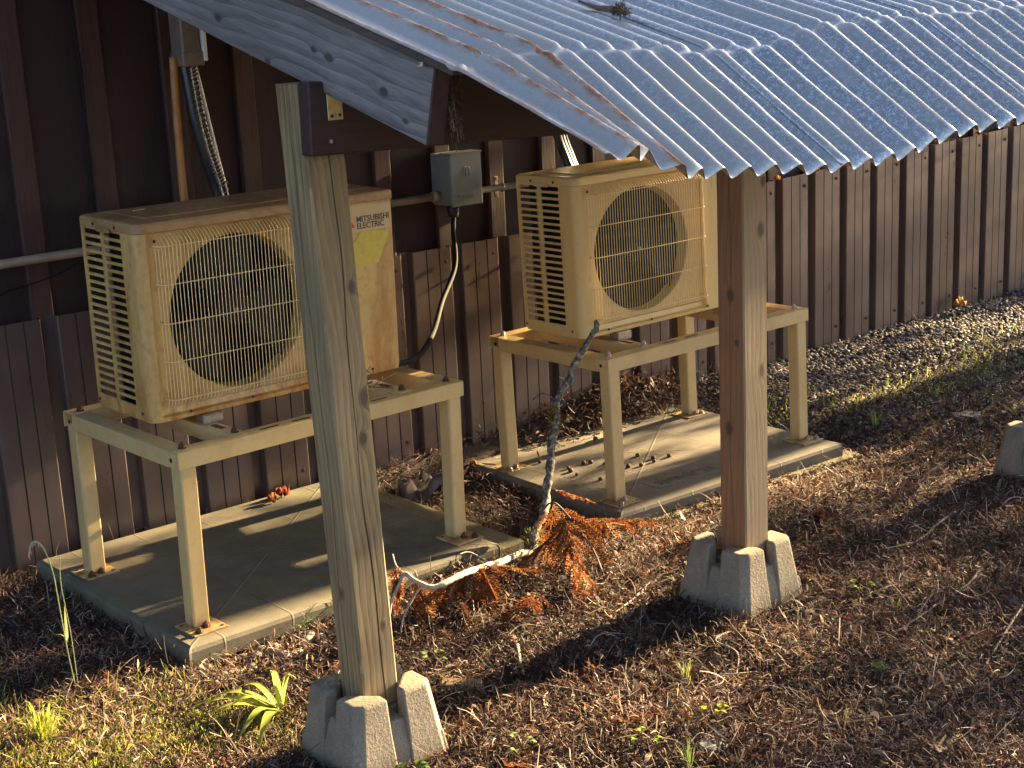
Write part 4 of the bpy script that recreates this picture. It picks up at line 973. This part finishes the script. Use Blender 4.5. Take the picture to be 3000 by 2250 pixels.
# individual twigs
def twig(pts, r0, mat, label, group=None, forks=()):
    P = smooth_path(pts, 5); n = len(P); mb = MB().tube(P, [r0*(1-.6*i/(n-1))*random.uniform(.85, 1.15) for i in range(n)], 6)
    for fk in forks: Q = smooth_path(fk, 4); mb.tube(Q, [r0*.6*(1-.5*i/len(Q)) for i in range(len(Q))], 5)
    o = mb.build('twig', mat, None, True); tag(o, label, 'twig', group); return o
def gp3(x, y, h=.012): return (x, y, float(gh(x, y))+h)
twig([gp3(.52, -.80, .03), gp3(.48, -.86, .016), gp3(.44, -.92, .02)], .0075, M_bark, 'stubby grey lichen-spotted stick lying right of nearest pier')
twig([gp3(1.62, -1.52), gp3(1.50, -1.56, .02), gp3(1.38, -1.60), gp3(1.22, -1.66, .01)], .0045, M_twig, 'long pale twig lying across litter at far lower right', None, [[gp3(1.46, -1.57, .018), gp3(1.52, -1.68, .02), gp3(1.50, -1.74)]])
twig([gp3(1.75, -1.30), gp3(1.6, -1.36, .02), gp3(1.42, -1.38, .02), gp3(1.22, -1.40)], .004, M_twigd, 'dark arching twig in the litter at lower right', None, [[gp3(1.5, -1.37, .02), gp3(1.52, -1.46, .03), gp3(1.46, -1.53)]])
twig([gp3(2.1, -.98), gp3(1.96, -1.02, .02), gp3(1.82, -1.05), gp3(1.70, -1.02, .014)], .004, M_twig, 'pale twig lying in front of the rightmost pier', None)
twig([gp3(.95, -1.70), gp3(.86, -1.68, .02), gp3(.72, -1.60, .016), gp3(.56, -1.52)], .005, M_twigd, 'long dark twig near the bottom edge at right')
twig([gp3(.98, -1.10), gp3(.88, -1.13, .025), gp3(.86, -1.22, .03), gp3(.80, -1.27)], .003, M_twig, 'thin white crooked twig in front of the cedar post pier', None, [[gp3(.8, -1.27), gp3(.74, -1.24, .02)], [gp3(.8, -1.27), gp3(.79, -1.32, .01)]])
twig([gp3(.98, -.80), gp3(.90, -.86, .02), gp3(.86, -.95, .012)], .006, M_twigd, 'thick brown twig left of the cedar post pier')
twig([gp3(1.02, -.74), gp3(.94, -.78, .02), gp3(.85, -.80)], .0035, M_twig, 'forked bleached twig touching the left side of cedar pier', None, [[gp3(.94, -.78, .02), gp3(.93, -.72, .02)]])
twig([gp3(.40, -.93), gp3(.46, -1.06, .02), gp3(.50, -1.18)], .006, M_twigd, 'dark curved stick between the nearest pier and centre')
for k in range(26):
    x0, y0 = sample(1, .2, 2.6, -1.9, -.5, None, True, 1.0); x0, y0 = float(x0[0]), float(y0[0]); a = random.uniform(0, 6.28); L = random.uniform(.06, .14); b = a+random.uniform(-.6, .6)
    if on_pad(np.array([x0+math.cos(a)*L]), np.array([y0+math.sin(a)*L]), .03)[0]: continue
    twig([gp3(x0, y0, .012), gp3(x0+math.cos(a)*L*.5, y0+math.sin(a)*L*.5, .024), gp3(x0+math.cos(b)*L, y0+math.sin(b)*L, .014)], random.uniform(.0016, .0028), M_twig if k % 3 else M_twigd, 'thin dry twig lying on the brown litter', 'thin twigs on the litter')
# small dark pellets scattered on the far pad
plm = MB().tube([(0, 0, -.006), (0, 0, -.003), (0, 0, .003), (0, 0, .006)], [.003, .006, .006, .003], 8).build('p', M_bolt, None, True).data
bpy.data.objects.remove([o for o in bpy.data.objects if o.name == 'p'][0])
for k in range(20):
    q = MQ @ Vector((random.uniform(.14, .52), random.uniform(.28, .74), .005)); o = inst('cone_scale', plm, None, m=Matrix.Translation(q) @ Matrix.Rotation(1.3, 4, 'X') @ Matrix.Rotation(random.uniform(0, 3), 4, 'Y') @ Matrix.Scale(random.uniform(.8, 1.4), 4)); tag(o, 'small dark cone fragment lying on the far pale pad', 'debris', 'cone fragments on the far pad')
# curled leaves and scraps
def crumple(name, x, y, z, s, label, col, cat, mat=None, flatn=.35):
    n = 9; v = []; f = []
    r0 = np.random.default_rng(int(abs(x)*1000)+3); H = r0.normal(0, 1, (n, n)); H = (H+np.roll(H, 1, 0)+np.roll(H, 1, 1)+np.roll(H, -1, 0))/4
    for j in range(n):
        for i in range(n): v.append((s*(i/(n-1)-.5)*(1+.1*H[i, j]), s*.7*(j/(n-1)-.5)*(1+.12*H[j, i]), s*flatn*max(-.2, H[i, j]+.4)))
    for j in range(n-1):
        for i in range(n-1):
            if (i in (0, n-2) and j in (0, n-2)): continue
            f.append((j*n+i, j*n+i+1, (j+1)*n+i+1, (j+1)*n+i))
    o = colored(name, v, f, [tuple(np.array(col)*r0.uniform(.8, 1.2)) for _ in v], mat or M_dry); o.location = (x, y, z); o.rotation_euler = (0, 0, x*5); md = o.modifiers.new('t', 'SOLIDIFY'); md.thickness = .001; tag(o, label, cat)
crumple('crumpled_sheet', 1.20, .50, -.045, .17, 'crumpled grey sheet on the ground by wall between the pads', (.17, .155, .13), 'scrap')
crumple('plastic_scrap', 2.98, -.43, .012, .10, 'pale grey flat scrap on the litter right of far pad', (.36, .36, .35), 'scrap', None, .06)
crumple('curled_leaf', .645, .545, .056, .04, 'curled brown leaf on the back edge of near pad', (.26, .10, .03), 'leaf', None, .5)
crumple('curled_leaf', .70, .575, .056, .045, 'reddish curled leaf on back edge of near pad, nearer the post', (.22, .05, .02), 'leaf', None, .5)
crumple('curled_leaf', 1.47, .56, -.02, .03, 'small orange leaf on the back corner of far pad', (.45, .20, .04), 'leaf', None, .4)
crumple('curled_leaf', 4.45, .60, .05, .07, 'orange dry leaf against the wall base at far right', (.42, .22, .05), 'leaf', None, .5)
for k, (xx, nm) in enumerate(((3.22, 'beside the cedar post'), (3.47, 'second from the cedar post'), (4.34, 'second from the right edge'), (4.66, 'nearest the right edge'))):
    crumple('orange_scrap', xx, .665, ztop(xx)+.002, .03, 'small orange scrap on top of metal skirting, '+nm, (.55, .20, .03), 'scrap', None, .5)
# pine twig lying on the roof and stick on the near heat pump
q = Vector((.50, -.93, 1.60))
# ------------------------------------------------------------------ fallen cedar branches with dead orange foliage
OR = np.array([(.18, .058, .018), (.25, .092, .026), (.10, .040, .018), (.30, .17, .075)])
def spray(parent, base, d, L, droop, n=15, width=.46, flatup=None):
    d = (Vector(d)+Vector((random.uniform(-.2, .2), random.uniform(-.2, .2), random.uniform(-.3, .05)))).normalized(); L *= random.uniform(.85, 1.3); width *= random.uniform(.7, 1.2); up = Vector(flatup) if flatup else Vector((random.uniform(-1, 1), random.uniform(-1, 1), .7)); sdv = d.cross(up).normalized()
    V = []; F = []; C = []
    def leaf(p, t, l, wd, c):
        s2 = t.cross(Vector((random.uniform(-1, 1), random.uniform(-1, 1), random.uniform(-1, 1)))); s2 = s2.normalized()*wd if s2.length > 1e-4 else Vector((wd, 0, 0))
        m = len(V); V.extend([p-s2*.5, p+s2*.5, p+t*l+s2*.35, p+t*l-s2*.35]); F.append((m, m+1, m+2, m+3)); C.extend([tuple(c)]*4)
    b0 = Vector(base)
    for i in range(n):
        t = i/n; p = b0+d*L*t+Vector((0, 0, -droop*t*t)); tg = (d*L+Vector((0, 0, -2*droop*t))).normalized()
        leaf(p, tg, L/n*1.2, .003, OR[random.randrange(4)]*random.uniform(.7, 1.1))
        for s3 in (-1, 1):
            if random.random() < .22: continue
            bl_ = L*width*(1-.75*t)*random.uniform(.6, 1.1); bd_ = (tg*.75+sdv*s3*.8+Vector((0, 0, random.uniform(-.35, .1)))).normalized(); c = OR[random.choice((0, 0, 1, 1, 2, 3))]*random.uniform(.65, 1.15)
            k = max(3, int(bl_/.007))
            for j in range(k):
                u = j/k; pp = p+bd_*bl_*u+Vector((0, 0, -.25*bl_*u*u)); leaf(pp, (bd_+Vector((random.uniform(-.25, .25),)*3)).normalized(), bl_/k*1.7, .0044*(1-.4*u), c)
                if j % 1 == 0:
                    for s4 in (-1, 1): leaf(pp, (bd_*.7+tg.cross(bd_).cross(bd_).normalized()*s4*.8 if tg.cross(bd_).length > .01 else bd_), .016*(1-.5*u), .0036, c*random.uniform(.8, 1.1))
    return colored('dead_spray', [tuple(a) for a in V], F, C, M_dry, parent)
br = empty('leaning_branch', (0, 0, 0)); tag(br, 'lichen-covered branch leaning from litter up to the far stand', 'branch')
LB = [(.93, -.345, -.01), (1.001, -.303, .02), (1.044, -.282, .06), (1.105, -.247, .122), (1.172, -.202, .197), (1.221, -.156, .264), (1.287, -.108, .343), (1.347, -.085, .4), (1.398, -.072, .447), (1.452, -.066, .500), (1.492, -.06, .535), (1.525, -.055, .566)]
LP = smooth_path(LB, 5); n = len(LP)
MB().tube([q+Vector((.006*math.sin(i*.55)+random.uniform(-.003, .003), .005*math.sin(i*.8+1)+random.uniform(-.003, .003), 0)) for i, q in enumerate(LP)], [(.0135-.006*i/n)*random.uniform(.75, 1.3) for i in range(n)], 9).build('limb', M_bark, br, True)
mb = MB()
for (i, d, l) in ((44, (-.3, -.3, .5), .03), (50, (.5, .1, .4), .035), (52, (.1, -.5, .2), .025), (36, (-.5, .2, .3), .05), (30, (.6, -.2, .2), .03), (20, (-.4, -.4, .2), .04), (24, (.5, -.3, .1), .03)):
    p_ = LP[min(i, n-1)]; mb.tube([p_, p_+Vector(d)*l*.6, p_+Vector(d)*l], [.004, .003, .0015], 5)
mb.tube(smooth_path([LP[31], LP[31]+Vector((-.035, .03, .03)), LP[31]+Vector((-.06, .05, .01))], 4), .0022, 5)
mb.build('side_twig', M_bark, br, True)
def fuzz(parent, center, rad, n, col, name, mat=M_moss):
    V = []; F = []; C = []
    for k in range(n):
        d = Vector((random.gauss(0, 1), random.gauss(0, 1), random.gauss(0, 1))).normalized(); p_ = Vector(center)+Vector((d.x*rad[0], d.y*rad[1], d.z*rad[2]))*random.random()**.4; t = (d+Vector((random.gauss(0, .5), random.gauss(0, .5), random.gauss(-.3, .5))))*.008; s2 = t.cross(Vector((.3, .5, .8))).normalized()*.0011
        m = len(V); V += [p_-s2, p_+s2, p_+t+s2*.5, p_+t-s2*.5]; F.append((m, m+1, m+2, m+3)); C += [tuple(np.array(col)*random.uniform(.6, 1.3))]*4
    return colored(name, V, F, C, mat, parent)
fuzz(br, (1.262, -.125, .312), (.022, .022, .042), 420, (.20, .18, .05), 'moss_clump'); fuzz(br, (1.222, -.156, .262), (.018, .018, .03), 160, (.2, .2, .08), 'moss_clump')
fuzz(br, (1.02, -.29, .04), (.04, .03, .03), 300, (.16, .16, .07), 'moss_clump'); fuzz(br, (.97, -.32, .01), (.04, .03, .02), 200, (.15, .15, .09), 'moss_clump')
HS = (((1.06, -.335, .14), (-.049, -.127, -.11), .19), ((1.056, -.379, .13), (.026, -.114, -.07), .17), ((1.057, -.39, .12), (.02, -.18, -.10), .21), ((1.03, -.40, .12), (-.02, -.15, -.11), .18), ((.985, -.436, .10), (-.046, -.067, -.08), .13), ((.95, -.52, .08), (-.086, -.201, -.07), .23), ((.893, -.603, .07), (-.031, -.04, -.06), .10), ((1.036, -.374, .20), (-.009, -.002, -.06), .09), ((1.07, -.42, .10), (.06, -.16, -.07), .18))
for (b, d, L) in HS: spray(br, b, d, L*1.1, .0, 14)
MB().tube(smooth_path([(1.07, -.27, .10), (1.06, -.33, .145), (1.056, -.39, .13), (1.05, -.50, .06), (1.0, -.60, .02)], 5), .0032, 5).build('side_twig', M_twigd, br, True)
gb = empty('fallen_branch', (0, 0, 0)); tag(gb, 'pale bent branch with orange dead needles lying before the near pad', 'branch')
GB = smooth_path([(.985, -.32, .0), (.927, -.345, .03), (.78, -.425, .065), (.665, -.479, .095), (.579, -.52, .115), (.506, -.536, .115), (.466, -.53, .115), (.436, -.502, .135), (.43, -.471, .145), (.421, -.454, .115), (.392, -.455, .075), (.375, -.46, .02)], 6)
MB().tube(GB, [(.011-.0075*i/len(GB))*random.uniform(.85, 1.15) for i in range(len(GB))], 8).build('limb', flat('pale_bark', (.33, .29, .22), .9, 0, .4, 70, .6, 120), gb, True)
mb = MB(); mb.tube(smooth_path([(.45, -.52, .122), (.42, -.52, .10), (.39, -.51, .05), (.375, -.51, .0)], 4), .0026, 5); mb.tube(smooth_path([(.43, -.471, .145), (.418, -.452, .165), (.424, -.43, .19)], 4), .002, 5); mb.tube(smooth_path([(.74, -.44, .075), (.70, -.40, .11), (.66, -.40, .115)], 4), .002, 5)
mb.build('side_twig', M_twig, gb, True)
for (b, d, L) in (((.45, -.485, .12), (-.054, -.048, -.11), .15), ((.455, -.50, .115), (-.02, -.05, -.11), .13), ((.666, -.499, .10), (-.114, -.065, -.10), .19), ((.66, -.49, .10), (-.07, -.09, -.10), .16), ((.64, -.50, .10), (-.10, -.03, -.09), .15), ((.685, -.49, .10), (.06, -.06, -.04), .15), ((.70, -.47, .09), (.09, -.10, -.03), .16), ((.72, -.46, .085), (.0, -.10, -.03), .15), ((.592, -.502, .11), (-.018, .012, -.07), .10), ((.416, -.451, .16), (.014, .026, .06), .08), ((.41, -.455, .13), (-.03, .0, -.09), .12), ((.76, -.60, .03), (-.1, -.12, .01), .18), ((.62, -.62, .03), (-.12, -.08, .01), .16), ((.86, -.66, .03), (.1, -.12, 0), .14), ((.55, -.56, .05), (-.06, -.1, -.03), .13)):
    spray(gb, b, d, L, .0, 13)
for k, (x_, y_, a, lab) in enumerate(((.30, -.36, -2.0, 'orange dead spray against the near pad behind nearest post'), (.76, -1.40, 2.6, 'orange dead cedar spray on litter at lower right'), (.42, -1.27, .3, 'flat orange cedar spray lying at the bottom centre'), (.12, -1.26, .6, 'reddish dead spray at bottom edge right of nearest pier'), (.58, -1.02, 1.0, 'small rusty spray in litter left of the cedar pier'), (1.75, -.75, .2, 'rusty spray on litter between cedar post and far pad'), (1.35, -.62, 2.0, 'rusty cedar spray by front corner of far pad'))):
    e = empty('cedar_spray', (0, 0, 0)); tag(e, lab, 'foliage'); spray(e, (x_, y_, float(gh(x_, y_))+.025), (math.cos(a), math.sin(a), 0), .15, .012, 12)
# twig on the roof, stick on unit A, nest debris on near stand
def roofz(x, y): return float(np.interp(x-RSX, zc_x, zc_z))+RSZ+.28*(y-float(np.interp(x-RSX, yc_x, yc_y))-RSY)
rx, ry = .53, -1.18
e = empty('roof_twig', (rx, ry, roofz(rx, ry)+.006)); tag(e, 'dark mossy twig lying on the metal roof', 'twig'); MB().tube([(-.02, .06, .02), (0, .02, .004), (.012, -.02, 0), (.02, -.045, -.008)], [.002, .006, .008, .004], 7).build('stick', M_twigd, e, True); fuzz(e, (.014, -.03, 0), (.014, .02, .01), 160, (.08, .06, .04), 'moss')
o = MB().tube([MA @ Vector((.10, .19, UH+.006)), MA @ Vector((.135, .19, UH+.007))], .0018, 5).build('twig', M_twig); tag(o, 'tiny pale stick on top of the rust-stained heat pump', 'twig')
ne = empty('twig_debris', tuple(MS @ Vector((.70, .13, .004)))); tag(ne, 'nest of pale twigs on the near stand below the heat pump', 'debris'); 
for k in range(26):
    a = random.uniform(0, 6.28); L = random.uniform(.03, .07); q = Vector((random.uniform(-.05, .05), random.uniform(-.06, .06), random.uniform(0, .02))); MB().tube([q, q+Vector((math.cos(a)*L, math.sin(a)*L, random.uniform(-.01, .05)))], .0012, 4).build('stick', M_twig if k % 2 else M_twigd, ne)
# cobweb bundle at the rafter end
cw = empty('cobweb', (-.02, -1.37, 1.40)); tag(cw, 'dusty cobweb hung with debris at the grey rafter end', 'cobweb')
mb = MB()
for k in range(46):
    a = Vector((random.uniform(-.008, .03), random.uniform(-.012, .06), .075+random.uniform(-.004, .012))); b = Vector((random.uniform(-.008, .012), random.uniform(-.01, .015), -.058+random.uniform(-.01, .03))); m_ = a.lerp(b, .5)+Vector((random.uniform(-.006, .006), .01, 0)); mb.tube(smooth_path([a, m_, b], 3), random.uniform(.0003, .0007), 3, False)
mb.build('strand', flat('web', (.20, .14, .08), .9), cw)
fuzz(cw, (.004, .006, .0), (.012, .016, .075), 620, (.10, .06, .035), 'debris', M_dry)

# ------------------------------------------------------------------ trees outside the view that shade the place from the low sun
def leaves(n, pts, size, parent, name, col):
    p_ = np.asarray(pts); n = len(p_); a = rng.normal(0, 1, (n, 3)); a /= np.linalg.norm(a, axis=1)[:, None]; b = np.cross(a, rng.normal(0, 1, (n, 3))); b /= np.linalg.norm(b, axis=1)[:, None]
    s1 = size*rng.uniform(.6, 1.4, (n, 1)); V = np.stack([p_-a*s1-b*s1*.35, p_+a*s1*.1-b*s1*.5, p_+a*s1, p_-a*s1*.2+b*s1*.45], 1)
    o = bulk(name, V, np.array([[0, 1, 2, 3]]), np.array(col)*rng.uniform(.6, 1.3, (n, 1)), M_leaf); o.parent = parent; return o
def clumps(cs, per, rad):
    cs = np.asarray(cs); return (cs[:, None, :]+rng.normal(0, 1, (len(cs), per, 3))*rad*np.array([1, 1, .55])).reshape(-1, 3)
def conifer(x, y, h, zlow, rad, label, ncl, per=34, ltrunk=.16, size=.055, pw=1.2):
    e = empty('conifer_tree', (x, y, 0)); tag(e, label, 'tree', 'trees shading the place from beyond the right edge')
    MB().tube([(0, 0, -.1), (.02, 0, h*.5), (0, .02, h)], [ltrunk, ltrunk*.65, .03], 10).build('trunk', M_bark, e, True)
    cs = []; mb = MB()
    for k in range(ncl):
        z = zlow+(h-zlow)*random.random()**pw; rr = rad*(1-(z-zlow)/(h-zlow)*.8)*math.sqrt(random.random()); a = random.uniform(0, 6.28); cs.append((rr*math.cos(a), rr*math.sin(a), z))
        if k % 4 == 0: mb.tube([(0, 0, z+.1), (rr*math.cos(a), rr*math.sin(a), z)], [.03, .008], 5)
    mb.build('limb', M_bark, e); leaves(0, clumps(cs, per, .16), size, e, 'crown', (.05, .085, .025))
def bush(x, y, cs, label, per, rad=.13, size=.045):  # unseen foliage, added and shaped to dapple the low sun
    e = empty('shade_bush', (x, y, 0)); tag(e, label, 'bush', 'unseen bushes added for shade beyond the right edge'); mb = MB()
    for c in cs[::3]: mb.tube([(0, 0, 0), (c[0]*.5, c[1]*.5, c[2]*.6), c], [.03, .02, .006], 5)
    mb.build('stem', M_bark, e); leaves(0, clumps(cs, per, rad), size, e, 'foliage', (.05, .09, .02))
conifer(10.5, -.3, 9.5, 4.14, 2.2, 'tall conifer beyond the right edge, nearest the wall', 600, 40, pw=2.4, size=.065)
conifer(12.0, -3.4, 10, 3.3, 1.9, 'tall conifer beyond the right edge, away from the wall', 280)
conifer(15.5, -8.0, 11, 2.5, 2.2, 'distant conifer beyond the right edge towards the open ground', 160)
rb = random.Random(3)
bush(9.3, -1.15, [(rb.uniform(-.3, .3), rb.uniform(-.55, .45), rb.uniform(1.0, 2.4)) for _ in range(24)], 'unseen leafy bush added for shade beyond the right edge, between the sapling and the tall bush', 70)
bush(9.6, -2.75, [(rb.uniform(-.4, .4), rb.uniform(-1.1, 1.12), rb.uniform(.3, 3.5)) for _ in range(88)], 'unseen dense tall bush added for shade beyond the right edge, away from the wall', 110)
bush(9.9, -.2, [(rb.uniform(-.3, .3), rb.choice((rb.uniform(-.75, -.12), rb.uniform(.22, .95), rb.uniform(.22, .95))), rb.uniform(.2, 2.25)) for _ in range(38)], 'unseen low open bush added for shade beyond the right edge near the wall', 85)
bush(8.6, -.6, [(rb.uniform(-.3, .3), rb.uniform(-.9, .9), rb.uniform(1.9, 2.7)) for _ in range(8)]+[(rb.uniform(-.3, .3), rb.uniform(.55, 1.1), rb.uniform(1.75, 2.72)) for _ in range(22)], 'unseen sparse leafy sapling added for shade beyond the right edge', 30, .11)
